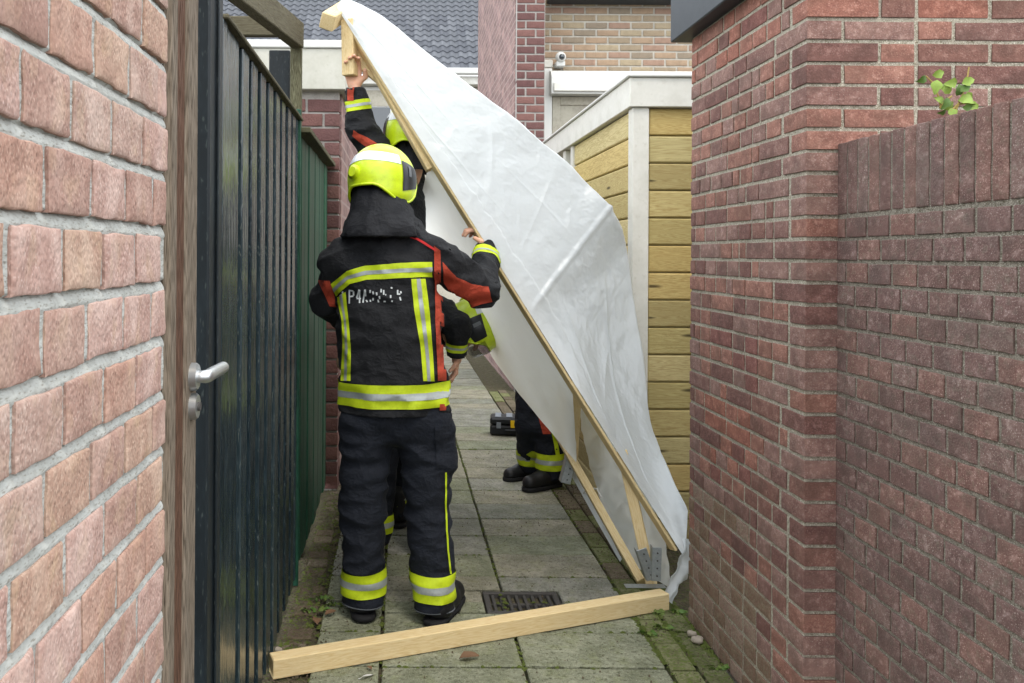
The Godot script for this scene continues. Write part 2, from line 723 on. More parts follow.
# fire helmet: c the middle, fw forward, up its top. Shell with a rim lower over the ears, crown strip, side shields, knob, visor
func helmet(parent: Node, c: Vector3, fw: Vector3, up: Vector3) -> void:
	var rt := fw.cross(up).normalized()
	up = rt.cross(fw).normalized()
	var hp := pivot(parent, "helmet")
	var pos := func(az: float, el: float, s: float) -> Vector3:      # az 0 is the back, +90 degrees the right ear
		var x := sin(az) * cos(el)
		var z := -cos(az) * cos(el)
		var y := sin(el)
		var rim := smoothstep(-0.15, -0.75, el) * 0.02
		return c + (rt * x * (0.134 + rim) + fw * z * (0.158 + rim) + up * y * (0.152 if y > 0.0 else 0.15)) * s
	var low := func(az: float) -> float:
		var a := absf(wrapf(az, -PI, PI))
		return lerpf(-0.28, -0.72, smoothstep(0.35, 1.25, a)) if a < 1.5 else lerpf(-0.72, 0.1, smoothstep(1.65, 2.5, a))
	var shell := func(called: String, az0: float, az1: float, lo: Callable, hi: Callable, s: float, m: Material, nu: int, nv: int) -> MeshInstance3D:
		var st := begin()
		for i in nu:
			for j in nv:
				var q := []
				for w in [[i, j], [i + 1, j], [i + 1, j + 1], [i, j + 1]]:
					var az := lerpf(az0, az1, float(w[0]) / nu)
					var el := lerpf(lo.call(az), hi.call(az), float(w[1]) / nv)
					var p: Vector3 = pos.call(az, el, s)
					var n: Vector3 = (pos.call(az + 0.01, el, s) - pos.call(az - 0.01, el, s)).cross(pos.call(az, el + 0.01, s) - pos.call(az, el - 0.01, s)).normalized()
					if n.dot(p - c) < 0.0:
						n = -n
					if el > 1.5:
						n = up
					q.append([p, n])
				tri(st, q[0], q[1], q[2])
				tri(st, q[0], q[2], q[3])
		return obj(hp, called, st.commit(), m)
	shell.call("shell", 0.0, TAU, low, func(_a): return PI / 2, 1.0, M.helmet, 48, 22)
	shell.call("liner", 0.0, TAU, func(a): return low.call(a) + 0.01, func(_a): return PI / 2, 0.955, M.black, 32, 10)
	# rolled rim
	var st := begin()
	var ring := []
	for i in 49:
		var az := TAU * i / 48
		ring.append(pos.call(az, low.call(az), 0.995))
	var rr := []
	for i in 49:
		rr.append(0.006)
	tube(st, ring, rr, 6)
	obj(hp, "rim", st.commit(), M.helmet)
	shell.call("reflective_strip", -1.9, 1.25, func(a): return 0.4 - 0.08 * absf(a), func(a): return 0.72 - 0.1 * absf(a), 1.012, M.silver_helmet, 24, 4)
	for s in [-1.0, 1.0]:
		shell.call("side_shield", 1.28 * s, 2.1 * s, func(a): return -0.42 + 0.25 * (absf(a) - 1.28), func(a): return 0.42 - 0.18 * (absf(a) - 1.28), 1.02, M.black_gloss, 10, 8)
		shell.call("side_vent", 1.5 * s, 1.62 * s, func(_a): return 0.0, func(_a): return 0.28, 1.035, M.grey_plastic, 3, 3)
	# knob at the back
	var kp: Vector3 = pos.call(-0.25, 0.08, 1.0)
	var kn := (kp - c).normalized()
	st = begin()
	tube(st, [kp - kn * 0.01, kp + kn * 0.008, kp + kn * 0.013], [0.03, 0.03, 0.02], 18)
	obj(hp, "adjuster_knob", st.commit(), M.helmet)
	shell.call("visor", PI - 0.95, PI + 0.95, func(_a): return -0.62, func(_a): return 0.12, 1.04, M.visor, 16, 8)

# neck flap of a helmet: rings of [centre, half width, half depth] from the top down
func flap(parent: Node, rings: Array, m: Material, sd: int) -> void:
	var n := FastNoiseLite.new()
	n.seed = sd
	n.frequency = 1.1
	var seg := 48
	var pts := []
	for r in rings:
		var row := []
		for i in seg:
			var a := TAU * i / seg
			var w := 1.0 + n.get_noise_3d(cos(a) * 2.2, sin(a) * 2.2, pts.size() * 0.32) * 0.16
			row.append(r[0] + Vector3(cos(a) * r[1] * w, n.get_noise_3d(cos(a) * 2, sin(a) * 2, 40 + pts.size() * 0.4) * 0.012, sin(a) * r[2] * w))
		pts.append(row)
	var vs := PackedVector3Array()
	var ix := PackedInt32Array()
	for row in pts:
		for p in row:
			vs.append(p)
	for j in pts.size() - 1:
		for i in seg:
			var k := (i + 1) % seg
			ix.append_array([j * seg + i, j * seg + k, (j + 1) * seg + k, j * seg + i, (j + 1) * seg + k, (j + 1) * seg + i])
	obj(parent, "neck_flap", commit(vs, ix), m)

func boot(parent: Node, heel: Vector3, toe: Vector3, ankle: Vector3) -> void:
	var b := [[heel + Vector3(0, 0.05, 0), heel.lerp(toe, 0.5) + Vector3(0, 0.055, 0), 0.052, 0.05], [heel.lerp(toe, 0.45) + Vector3(0, 0.05, 0), toe + Vector3(0, 0.045, 0), 0.052, 0.047], [heel + Vector3(0, 0.06, 0), ankle, 0.055, 0.062]]
	var f := field(b, 0.011, 0.03, [[Vector3(0, 0.026, 0), Vector3(0, -1, 0)]])
	var bt := obj(parent, "boot", field_mesh(f), M.boot)
	var s := []
	var dirv := (toe - heel).normalized()
	for q in [[heel - dirv * 0.035, 0.06], [heel.lerp(toe, 0.55), 0.062], [toe, 0.055]]:
		s.append(q)
	var f2 := field([[s[0][0] + Vector3(0, 0.012, 0), s[1][0] + Vector3(0, 0.012, 0), 0.05, 0.055], [s[1][0] + Vector3(0, 0.012, 0), s[2][0] + Vector3(0, 0.012, 0), 0.055, 0.052]], 0.011, 0.02, [[Vector3(0, 0.028, 0), Vector3(0, 1, 0)], [Vector3(0, 0.001, 0), Vector3(0, -1, 0)]])
	obj(bt, "sole", field_mesh(f2), M.black)

func make_materials() -> void:
	var g_norm := ntex(5, 512, 0.05, 6.0)
	var f_norm := ntex(8, 512, 0.15, 4.0)
	var soft_norm := ntex(12, 256, 0.02, 5.0)
	M.soft_norm = soft_norm
	# left wall: pale pinkish bricks, limed and scuffed
	var left := tex(21, 512, [[0.012, 1.0], [0.06, 0.8], [0.25, 0.5]], [[0.0, c8(124, 98, 88)], [0.35, c8(150, 122, 110)], [0.6, c8(163, 136, 124)], [0.85, c8(176, 152, 141)], [1.0, c8(196, 178, 168)]],
		[[0.02, 0.52, c8(196, 176, 162, 0.4), 0.5], [0.2, 0.66, c8(218, 204, 194, 0.5), 0.2], [0.12, 0.72, c8(92, 70, 60, 0.5), 0.15], [0.015, 0.62, c8(172, 150, 124, 0.4), 0.25], [0.008, 0.5, c8(196, 178, 166, 0.4), 0.3]])
	M.left = []
	for t in [Color(1, 1, 1), Color(0.97, 0.94, 0.93), Color(1, 0.98, 0.94), Color(0.94, 0.9, 0.89), Color(1.02, 1.0, 1.01), Color(0.98, 0.93, 0.9)]:
		M.left.append(mat(t, 0.92, left, Vector3(2.3, 1.5, 2.3), f_norm, 0.3))
	var lm := tex(33, 512, [[0.02, 1.0], [0.1, 0.5]], [[0.0, c8(156, 156, 150)], [0.5, c8(180, 181, 177)], [1.0, c8(200, 201, 198)]], [[0.12, 0.7, c8(120, 114, 104, 0.7), 0.1]])
	M.left_mortar = mat(Color(0.92, 0.92, 0.91), 0.95, lm, Vector3(1.2, 4, 1.2), g_norm, 0.6)
	# right outbuilding: red brown
	var red := tex(41, 512, [[0.015, 1.0], [0.07, 0.7], [0.25, 0.6]], [[0.0, c8(84, 62, 56)], [0.4, c8(120, 90, 82)], [0.65, c8(138, 107, 97)], [1.0, c8(170, 143, 132)]],
		[[0.03, 0.6, c8(178, 152, 142, 0.5), 0.3], [0.14, 0.72, c8(206, 194, 184, 0.5), 0.14], [0.1, 0.7, c8(92, 72, 66, 0.5), 0.2], [0.006, 0.52, c8(96, 76, 68, 0.45), 0.3]])
	M.red = []
	for t in [Color(1, 1, 1), Color(1.0, 0.92, 0.88), Color(0.9, 0.87, 0.87), Color(1.05, 0.97, 0.93), Color(0.84, 0.78, 0.78), Color(0.98, 0.98, 0.98), Color(0.9, 0.84, 0.82)]:
		M.red.append(mat(t, 0.9, red, Vector3(1.7, 1.7, 1.7), f_norm, 0.3))
	M.bright_red = [mat(Color(1.07, 0.95, 0.9), 0.9, red, Vector3(1.7, 1.7, 1.7), f_norm, 0.3), mat(Color(1.05, 0.9, 0.84), 0.9, red, Vector3(1.7, 1.7, 1.7), f_norm, 0.3), mat(Color(0.92, 0.8, 0.8), 0.9, red, Vector3(1.7, 1.7, 1.7), f_norm, 0.3)]
	var mossy := tex(47, 512, [[0.015, 1.0], [0.07, 0.7], [0.25, 0.6]], [[0.0, c8(90, 70, 62)], [0.4, c8(122, 95, 84)], [0.65, c8(136, 112, 99)], [1.0, c8(160, 144, 128)]],
		[[0.03, 0.42, c8(128, 126, 106, 0.5), 0.5], [0.09, 0.58, c8(164, 160, 146, 0.5), 0.25], [0.12, 0.72, c8(98, 106, 66, 0.6), 0.15]])
	M.mossy = [mat(Color(1, 1, 1), 0.95, mossy, Vector3(2.2, 2.2, 2.2), g_norm, 0.5), mat(Color(0.9, 0.88, 0.84), 0.95, mossy, Vector3(2.2, 2.2, 2.2), g_norm, 0.5)]
	var rm := tex(51, 512, [[0.03, 1.0], [0.2, 0.8]], [[0.0, c8(112, 108, 98)], [0.5, c8(156, 152, 142)], [1.0, c8(200, 196, 186)]], [[0.1, 0.68, c8(226, 224, 216, 0.8), 0.1], [0.05, 0.7, c8(96, 92, 72, 0.7), 0.14]])
	M.mortar = mat(Color(1.0, 0.98, 0.94), 0.95, rm, Vector3(3, 3, 3), f_norm, 1.2)
	M.mortar_dark = mat(Color(0.8, 0.78, 0.75), 0.95, rm, Vector3(3, 3, 3), f_norm, 1.2)
	# garden wall: purple brown, limed specks
	var purple := tex(61, 512, [[0.015, 1.0], [0.08, 0.7], [0.25, 0.6]], [[0.0, c8(78, 60, 55)], [0.4, c8(104, 82, 76)], [0.65, c8(118, 95, 88)], [1.0, c8(150, 128, 119)]],
		[[0.03, 0.6, c8(168, 150, 142, 0.5), 0.3], [0.2, 0.78, c8(226, 220, 208, 0.7), 0.08], [0.03, 0.62, c8(104, 96, 84, 0.5), 0.25], [0.006, 0.5, c8(86, 74, 68, 0.45), 0.3]])
	M.purple = []
	for t in [Color(1, 1, 1), Color(0.96, 0.94, 0.95), Color(1.04, 0.98, 0.96), Color(0.93, 0.9, 0.9)]:
		M.purple.append(mat(t, 0.9, purple, Vector3(1.6, 1.6, 1.6), f_norm, 0.3))
	# far bricks
	M.yellow_brick = []
	for c in [c8(160, 142, 118), c8(152, 136, 114), c8(164, 140, 116), c8(158, 130, 112), c8(144, 130, 112), c8(166, 150, 124)]:
		M.yellow_brick.append(mat(c, 0.92, tex_grey(), Vector3(2, 2, 2), g_norm, 0.5))
	M.brown_brick = []
	for c in [c8(118, 84, 79), c8(110, 79, 76), c8(126, 91, 85), c8(104, 74, 72)]:
		M.brown_brick.append(mat(c, 0.92, tex_grey(), Vector3(2, 2, 2), g_norm, 0.5))
	M.far_mortar = mat(c8(190, 184, 172), 0.95, tex_grey(), Vector3(2, 2, 2))
	M.brown_mortar = mat(c8(168, 163, 157), 0.95, tex_grey(), Vector3(2, 2, 2))
	var bt := brick_tex(71, [c8(158, 128, 122), c8(152, 122, 118), c8(164, 134, 128), c8(146, 118, 114)], c8(172, 150, 144))
	M.side_brick = mat(Color(0.86, 0.86, 0.86), 0.95, bt, Vector3(0.9, 1.39, 0.9))
	# ground
	var stone := tex(81, 512, [[0.008, 1.0], [0.05, 0.8], [0.3, 0.7]], [[0.0, c8(82, 83, 72)], [0.4, c8(118, 118, 107)], [0.65, c8(138, 137, 127)], [1.0, c8(170, 167, 157)]],
		[[0.006, 0.52, c8(96, 97, 82, 0.45), 0.35], [0.012, 0.57, c8(114, 117, 88, 0.4), 0.3], [0.2, 0.72, c8(176, 172, 162, 0.7), 0.08], [0.05, 0.74, c8(66, 66, 52, 0.6), 0.12]])
	M.paver = []
	for t in [Color(1, 1, 1), Color(0.92, 0.93, 0.92), Color(1.04, 1.02, 0.98), Color(0.96, 0.98, 0.9)]:
		M.paver.append(mat(t, 0.88, stone, Vector3(1.3, 1.3, 1.3), g_norm, 0.9))
	var green := tex(87, 512, [[0.012, 1.0], [0.07, 0.9], [0.3, 0.6]], [[0.0, c8(66, 68, 40)], [0.4, c8(96, 98, 62)], [0.65, c8(118, 118, 86)], [1.0, c8(148, 146, 120)]], [[0.05, 0.6, c8(84, 100, 38, 0.8), 0.14]])
	M.green_paver = [mat(Color(1, 1, 1), 0.95, green, Vector3(1.6, 1.6, 1.6), g_norm, 1.0), mat(Color(0.9, 0.9, 0.9), 0.95, green, Vector3(1.6, 1.6, 1.6), g_norm, 1.0)]
	var soil := tex(93, 512, [[0.02, 1.0], [0.1, 0.8], [0.3, 0.6]], [[0.0, c8(42, 38, 28)], [0.45, c8(70, 64, 48)], [0.7, c8(92, 84, 66)], [1.0, c8(120, 112, 92)]], [[0.04, 0.62, c8(70, 80, 34, 0.8), 0.15]])
	M.soil = mat(Color(1, 1, 1), 0.97, soil, Vector3(1.5, 1.5, 1.5), g_norm, 1.6)
	var clinker := tex(97, 512, [[0.02, 1.0], [0.08, 0.8], [0.3, 0.6]], [[0.0, c8(64, 54, 42)], [0.45, c8(96, 84, 70)], [0.7, c8(112, 102, 88)], [1.0, c8(140, 130, 116)]], [[0.04, 0.6, c8(84, 90, 50, 0.7), 0.15]])
	M.clinker = [mat(Color(1, 1, 1), 0.95, clinker, Vector3(2, 2, 2), g_norm, 1.1), mat(Color(0.88, 0.86, 0.84), 0.95, clinker, Vector3(2, 2, 2), g_norm, 1.1)]
	M.asphalt = mat(c8(96, 96, 92), 0.95, tex_grey(), Vector3(0.5, 0.5, 0.5))
	# timber
	var pine := wood_tex(101, c8(224, 206, 166), c8(204, 176, 128), 7.0, 4)
	var planks := wood_tex(103, c8(204, 190, 142), c8(166, 148, 100), 6.0, 2)
	var grey_wood := wood_tex(107, c8(190, 182, 168), c8(132, 118, 102), 12.0, 2)
	M.pine_tex = pine
	M.pine_x = mat(Color(0.96, 0.95, 0.92), 0.75, pine, Vector3(0.55, 5, 5), f_norm, 0.3, false)
	M.plank = []
	var planks2 := wood_tex(104, c8(206, 192, 144), c8(170, 148, 100), 9.0, 3)
	for t in [Color(1, 1, 1), Color(0.94, 0.93, 0.88), Color(1.0, 0.96, 0.88), Color(0.9, 0.89, 0.86)]:
		for tx in [planks, planks2]:
			for ph in 3:
				var pm := mat(t * Color(1.0 - ph * 0.03, 1.0 - ph * 0.03, 1.0 - ph * 0.04), 0.85, tx, Vector3(0.4, 3.4 + ph * 0.5, 3.4), f_norm, 0.4, false)
				pm.uv1_offset = Vector3(0.31 * ph + t.g, 0.37 * ph + t.b, 0.2 * ph)
				M.plank.append(pm)
	M.weathered = mat(Color(0.64, 0.61, 0.58), 0.9, grey_wood, Vector3(0.22, 6, 6), f_norm, 1.0, false)
	M.weathered_brown = mat(Color(0.5, 0.37, 0.3), 0.9, grey_wood, Vector3(0.22, 6, 6), f_norm, 1.0, false)
	M.old_beam = mat(Color(0.54, 0.54, 0.48), 0.9, grey_wood, Vector3(0.25, 4, 4), f_norm, 0.9, false)
	M.green_post = mat(Color(0.56, 0.58, 0.5), 0.9, grey_wood, Vector3(0.25, 4, 4), f_norm, 0.9, false)
	# paint
	var worn := tex(111, 512, [[0.012, 1.0], [0.09, 0.5]], [[0.0, c8(21, 31, 35)], [0.5, c8(33, 45, 50)], [0.75, c8(47, 59, 64)], [1.0, c8(78, 90, 92)]], [[0.05, 0.8, c8(110, 116, 108, 0.8), 0.06]])
	M.black_green = []
	for t in [Color(1, 1, 1), Color(0.85, 0.88, 0.9), Color(1.15, 1.12, 1.1)]:
		var m := mat(t, 0.22, worn, Vector3(5, 0.6, 5), ntex(115, 256, 0.03, 3.0), 0.5)
		m.metallic_specular = 0.55
		M.black_green.append(m)
	M.dark_paint = mat(c8(24, 38, 42), 0.5, worn, Vector3(3, 0.7, 3))
	M.dark_paint.albedo_color = Color(0.6, 0.62, 0.64)
	var gp := tex(119, 256, [[0.02, 1.0], [0.1, 0.6]], [[0.0, c8(20, 54, 42)], [0.5, c8(30, 76, 58)], [1.0, c8(52, 100, 78)]])
	M.green_paint = []
	for t in [Color(1, 1, 1), Color(0.86, 0.9, 0.88), Color(1.1, 1.1, 1.05)]:
		M.green_paint.append(mat(t, 0.5, gp, Vector3(4, 0.8, 4), g_norm, 0.3))
	var wp := tex(123, 256, [[0.015, 1.0], [0.1, 0.4]], [[0.0, c8(196, 194, 185)], [0.5, c8(208, 206, 198)], [1.0, c8(218, 216, 210)]], [[0.04, 0.74, c8(180, 176, 164, 0.35), 0.2]])
	M.white_paint = mat(Color(1, 1, 1), 0.55, wp, Vector3(1.5, 1.5, 1.5))
	M.cream_board = mat(Color(0.86, 0.86, 0.84), 0.6, wp, Vector3(1.5, 1.5, 1.5))
	M.white_clean = mat(c8(202, 202, 198), 0.4)
	M.cream = mat(c8(186, 180, 164), 0.8, tex_grey(), Vector3(0.6, 0.6, 0.6))
	M.slate = mat(c8(52, 58, 64), 0.5, tex_grey(), Vector3(2, 2, 2))
	M.glass = mat(c8(40, 48, 54), 0.06)
	M.glass.metallic_specular = 0.7
	M.roof_tile = []
	for c in [c8(88, 91, 97), c8(80, 83, 90), c8(98, 101, 107)]:
		M.roof_tile.append(mat(c, 0.75, tex_grey(), Vector3(3, 3, 3)))
	# metal
	M.steel = mat(c8(190, 192, 192), 0.35, null)
	M.steel.metallic = 0.9
	M.galv = mat(c8(172, 178, 180), 0.42, tex_grey(), Vector3(9, 9, 9))
	M.galv.metallic = 0.8
	M.iron = mat(c8(84, 81, 78), 0.7, tex_grey(), Vector3(8, 8, 8), g_norm, 0.4)
	M.iron.metallic = 0.4
	M.iron_dark = mat(c8(96, 92, 86), 0.9)
	# plastic sheet
	M.sheet = mat(c8(190, 195, 197), 0.28, null, Vector3.ONE, ntex(131, 512, 0.02, 3.0, 4), 0.12)
	M.sheet.uv1_scale = Vector3(1.2, 1.2, 1.2)
	M.sheet.metallic_specular = 0.5
	M.sheet.backlight_enabled = true
	M.sheet.backlight = Color(0.7, 0.71, 0.71)
	M.sheet.cull_mode = BaseMaterial3D.CULL_DISABLED
	M.sheet_in = M.sheet.duplicate()
	M.sheet_in.albedo_color = c8(192, 197, 194)
	M.sheet_in.roughness = 0.3
	M.sheet_in.backlight = Color(1.0, 1.0, 0.98)
	# fire kit
	var cn := ntex(141, 512, 0.008, 14.0, 4, true)
	M.jacket = mat(c8(27, 28, 31), 0.85, tex_grey(), Vector3(2.6, 3.4, 2.6), cn, 0.8)
	M.trousers = mat(c8(20, 25, 35), 0.85, tex_grey(), Vector3(2.6, 3.4, 2.6), cn, 0.8)
	M.flap = mat(c8(26, 27, 31), 0.8, tex_grey(), Vector3(2.6, 3.4, 2.6), cn, 0.8)
	M.orange = mat(c8(176, 68, 46), 0.85, tex_grey(), Vector3(2.6, 3.4, 2.6), cn, 0.8)
	M.red_piping = mat(c8(188, 40, 40), 0.7)
	M.yellow_tape = mat(c8(196, 216, 30), 0.6, tex_grey(), Vector3(8, 8, 8))
	M.silver_tape = mat(c8(172, 178, 176), 0.4, tex_grey(), Vector3(10, 10, 10))
	M.silver_tape.metallic = 0.25
	M.lettering = mat(c8(186, 190, 190), 0.4)
	M.helmet = mat(c8(208, 232, 14), 0.3, tex_grey(), Vector3(5, 5, 5))
	M.helmet.clearcoat_enabled = true
	M.helmet.clearcoat = 0.6
	M.silver_helmet = mat(c8(206, 210, 214), 0.3)
	M.black = mat(c8(22, 22, 24), 0.8)
	M.black_gloss = mat(c8(26, 28, 34), 0.3)
	M.grey_plastic = mat(c8(96, 100, 104), 0.5)
	M.visor = mat(c8(60, 62, 66, 0.45), 0.08)
	M.visor.transparency = BaseMaterial3D.TRANSPARENCY_ALPHA
	M.boot = mat(c8(24, 24, 26), 0.5, tex_grey(), Vector3(6, 6, 6))
	M.skin = mat(c8(206, 158, 132), 0.6)
	M.skin.subsurf_scatter_enabled = true
	M.skin.subsurf_scatter_strength = 0.1
	M.case = mat(c8(26, 28, 32), 0.5)
	M.case_yellow = mat(c8(232, 190, 30), 0.5)
	M.case_grey = mat(c8(120, 126, 134), 0.5)
	M.leaf = mat(c8(140, 166, 72), 0.55, tex_grey(), Vector3(14, 14, 14))
	M.leaf.backlight_enabled = true
	M.leaf.backlight = Color(0.2, 0.3, 0.05)
	M.leaf_dark = mat(c8(82, 112, 44), 0.55, tex_grey(), Vector3(14, 14, 14))
	M.leaf_dark.backlight_enabled = true
	M.leaf_dark.backlight = Color(0.15, 0.22, 0.05)
	M.weed = mat(c8(88, 104, 44), 0.7)
	M.dry = mat(c8(116, 88, 64), 0.8, tex_grey(), Vector3(30, 30, 30))
	M.stem = mat(c8(150, 130, 70), 0.7)
	M.stone = mat(c8(170, 158, 142), 0.8, tex_grey(), Vector3(20, 20, 20))
	M.moss = mat(c8(82, 92, 38), 0.95, tex_grey(), Vector3(12, 12, 12), g_norm, 1.0)

var _grey: ImageTexture
func tex_grey() -> ImageTexture:
	if _grey == null:
		_grey = tex(3, 512, [[0.01, 1.0], [0.06, 0.8], [0.25, 0.6]], [[0.0, Color(0.72, 0.72, 0.72)], [0.5, Color(0.92, 0.92, 0.92)], [1.0, Color(1, 1, 1)]])
	return _grey

func any(a: Array) -> Variant:
	return a[rng.randi() % a.size()]

# ------------------------------------------------------------------ the setting
func build_ground() -> void:
	var g := Node3D.new()
	g.name = "ground"
	g.set_meta("kind", "structure")
	add_child(g)
	var pm := PlaneMesh.new()
	pm.size = Vector2(240, 240)
	obj(g, "street_surface", pm, M.asphalt, Transform3D(Basis(), Vector3(0, -0.06, 0)))
	# soil under the paving, uneven
	var n := FastNoiseLite.new()
	n.seed = 4
	n.frequency = 5.0
	var st := begin()
	var nx := 60
	var nz := 300
	var pts := []
	for j in nz + 1:
		var row := []
		for i in nx + 1:
			var x := lerpf(-0.75, 1.75, float(i) / nx)
			var z := lerpf(-0.2, -17.0, pow(float(j) / nz, 1.4))
			row.append(Vector3(x, -0.024 + n.get_noise_2d(x, z) * 0.008 + (0.02 * smoothstep(-0.3, -0.36, x)), z))
		pts.append(row)
	for j in nz:
		for i in nx:
			var q: Array = [pts[j][i], pts[j + 1][i], pts[j + 1][i + 1], pts[j][i + 1]]
			for w in [0, 1, 2, 0, 2, 3]:
				st.set_smooth_group(0)
				st.add_vertex(q[w])
	st.index()
	st.generate_normals()
	obj(g, "soil", st.commit(), M.soil)

	var pav := Node3D.new()
	pav.name = "pavement"
	pav.set_meta("kind", "structure")
	add_child(pav)
	var drain := Rect2(0.365, 3.475, 0.325, 0.235)      # x, depth
	var lay_tile := func(x0: float, x1: float, d0: float, d1: float, m: Material) -> void:
		var gap := rng.randf_range(0.005, 0.0075)
		var y := rng.randf_range(-0.004, 0.003)
		var s := Vector3(x1 - x0 - gap * 2, 0.05, d1 - d0 - gap * 2)
		if s.x < 0.02 or s.z < 0.02:
			return
		var b := Basis(Vector3(1, 0, 0), rng.randf_range(-0.006, 0.006)) * Basis(Vector3(0, 0, 1), rng.randf_range(-0.006, 0.006)) * Basis(Vector3.UP, rng.randf_range(-0.006, 0.006))
		obj(pav, "paving_tile", box_mesh(s.snapped(Vector3(0.002, 0.002, 0.002)), 0.004), m, Transform3D(b, Vector3((x0 + x1) / 2, -0.025 + y, -(d0 + d1) / 2)))
	var cols := [[-0.31, -0.06], [-0.06, 0.45], [0.45, 0.96]]
	for r in range(-5, 38):
		var d0 := 3.02 + r * 0.283
		var d1 := d0 + 0.283
		for q in cols:
			var m: Material = any(M.paver)
			if r < 2:
				m = M.paver[3]
			var cell := Rect2(q[0], d0, q[1] - q[0], 0.283)
			if cell.intersects(drain):
				var c := cell.intersection(drain)
				lay_tile.call(q[0], q[1], d0, c.position.y, m)
				lay_tile.call(q[0], q[1], c.end.y, d1, m)
				lay_tile.call(q[0], c.position.x, c.position.y, c.end.y, m)
				lay_tile.call(c.end.x, q[1], c.position.y, c.end.y, m)
			else:
				lay_tile.call(q[0], q[1], d0, d1, m)
	# mossy setts along the outbuilding and further on
	for r in range(-8, 52):
		var d0 := 3.0 + r * 0.212
		if d0 > 9.0:
			break
		for q in [[0.96, 1.065], [1.065, 1.165]]:
			var e := 0.106 if q[0] > 1.0 else 0.0
			lay_tile.call(q[0], q[1], d0 + e, d0 + e + 0.212, any(M.green_paver if d0 < 3.7 or rng.randf() < 0.4 else M.clinker))
	# rough clinker edging by the fence
	for r in range(2, 34):
		var d0 := 2.9 + r * 0.108
		for q in [[-0.435, -0.325]]:
			if rng.randf() < 0.86:
				lay_tile.call(q[0] + rng.randf_range(-0.008, 0.008), q[1] + rng.randf_range(-0.012, 0.006), d0, d0 + 0.1, any(M.clinker))

func wall_rows(total: float, unit: float, joint_shift := true) -> Callable:
	return func(c: int) -> Array:
		var out := []
		var x := -unit * 0.5 if (c % 2 == 1 and joint_shift) else 0.0
		x += rng.randf_range(-0.006, 0.006)
		while x < total - 0.01:
			var a := maxf(x, 0.0)
			var b := minf(x + unit + rng.randf_range(-0.004, 0.004), total)
			if b - a > 0.03:
				out.append([a, b - a])
			x = b
		return out

func build_left_house() -> void:
	var w := thing("brick_wall", "pale pinkish brick wall with thick grey mortar beside the wooden door", "wall", "", Vector3(-0.283, 0, 0))
	# mortar body with an uneven face
	var n := FastNoiseLite.new()
	n.seed = 77
	n.frequency = 14.0
	var ra := []
	var rb := []
	for i in 3:
		ra.append(Vector3(0, 0.36, -0.12 - i * 0.4535))
		rb.append(Vector3(0, 2.42, -0.12 - i * 0.4535))
	block(w, "mortar", Vector3(-0.4, 0, -0.1), Vector3(-0.009, 2.7, -1.024), M.left_mortar, 0.002)
	var m := sheet_mesh(ra, rb, 70, 1000, func(_u, _v, p):
		var t := fposmod(p.y + 0.02, 0.0655)
		if t > 0.03275:
			t -= 0.0655
		var s := clampf((t + 0.0065) / 0.013, 0.0, 1.0)                     # joints run from flush at the foot to cut back under the next brick
		var back := 0.0058 * s * s if absf(t) < 0.0068 else 0.0012
		return -0.0012 - back + n.get_noise_3dv(p) * 0.0012 + n.get_noise_3dv(p * 3.0) * 0.0006)
	obj(w, "pointing", m, M.left_mortar)
	lay(w, Vector3(0.0012, -0.02, -0.13), Vector3(1, 0, 0), 6, 37, 0.0655, 0.0125, wall_rows(0.9, 0.0985), func(_c, _p): return any(M.left), {"vjoint": 0.009, "nx": 9, "ny": 6, "rough": 0.0021, "bev": 0.0018, "variants": 9, "jit": 0.0012, "proud": 0.0008, "tilt": 0.012})
	# door in its weathered frame
	var d := thing("wooden_door", "weathered grey-brown wooden door edge with a satin lever handle", "door", "", Vector3(-0.29, 0, -1.1))
	var o := Vector3(0.29, 0, 1.1)
	var bm := func(called: String, x0: float, x1: float, d0: float, d1: float, mt: Material, bev: float) -> void:
		var c := o + Vector3((x0 + x1) / 2, 1.2, -(d0 + d1) / 2)
		obj(d, called, box_mesh(Vector3(2.4, x1 - x0, d1 - d0), bev), mt, Transform3D(Basis(Vector3.UP, Vector3(1, 0, 0), Vector3(0, 0, -1)), c))
	bm.call("frame_post", -0.36, -0.2795, 1.03, 1.071, M.weathered, 0.008)
	bm.call("frame_rebate", -0.36, -0.2835, 1.0715, 1.116, M.weathered_brown, 0.002)
	bm.call("door_stile", -0.36, -0.2805, 1.1165, 1.178, M.weathered, 0.005)
	# handle on the stile
	var hy := H - (378.0 - 255.0) / F * 1.148
	var hd := pivot(d, "handle")
	var hc := o + Vector3(-0.2805, hy, -1.148)
	var st := begin()
	tube(st, [hc, hc + Vector3(0.006, 0, 0), hc + Vector3(0.009, 0, 0)], [0.019, 0.019, 0.0165], 28)
	obj(hd, "rosette", st.commit(), M.steel)
	st = begin()
	tube(st, [hc + Vector3(0.008, 0, 0), hc + Vector3(0.013, 0, 0), hc + Vector3(0.0175, 0, -0.001), hc + Vector3(0.02, 0.0, -0.008), hc + Vector3(0.0205, 0, -0.03), hc + Vector3(0.021, -0.001, -0.105)], [0.0085, 0.0085, 0.009, 0.009, 0.009, 0.0085], 16)
	obj(hd, "lever", st.commit(), M.steel)
	var kc := hc + Vector3(0, -0.04, 0)
	st = begin()
	tube(st, [kc, kc + Vector3(0.006, 0, 0), kc + Vector3(0.009, 0, 0)], [0.018, 0.018, 0.0155], 28)
	obj(hd, "key_rosette", st.commit(), M.steel)
	st = begin()
	tube(st, [kc + Vector3(0.009, 0, 0), kc + Vector3(0.0125, 0, 0)], [0.006, 0.006], 12)
	obj(hd, "key_cylinder", st.commit(), M.iron)

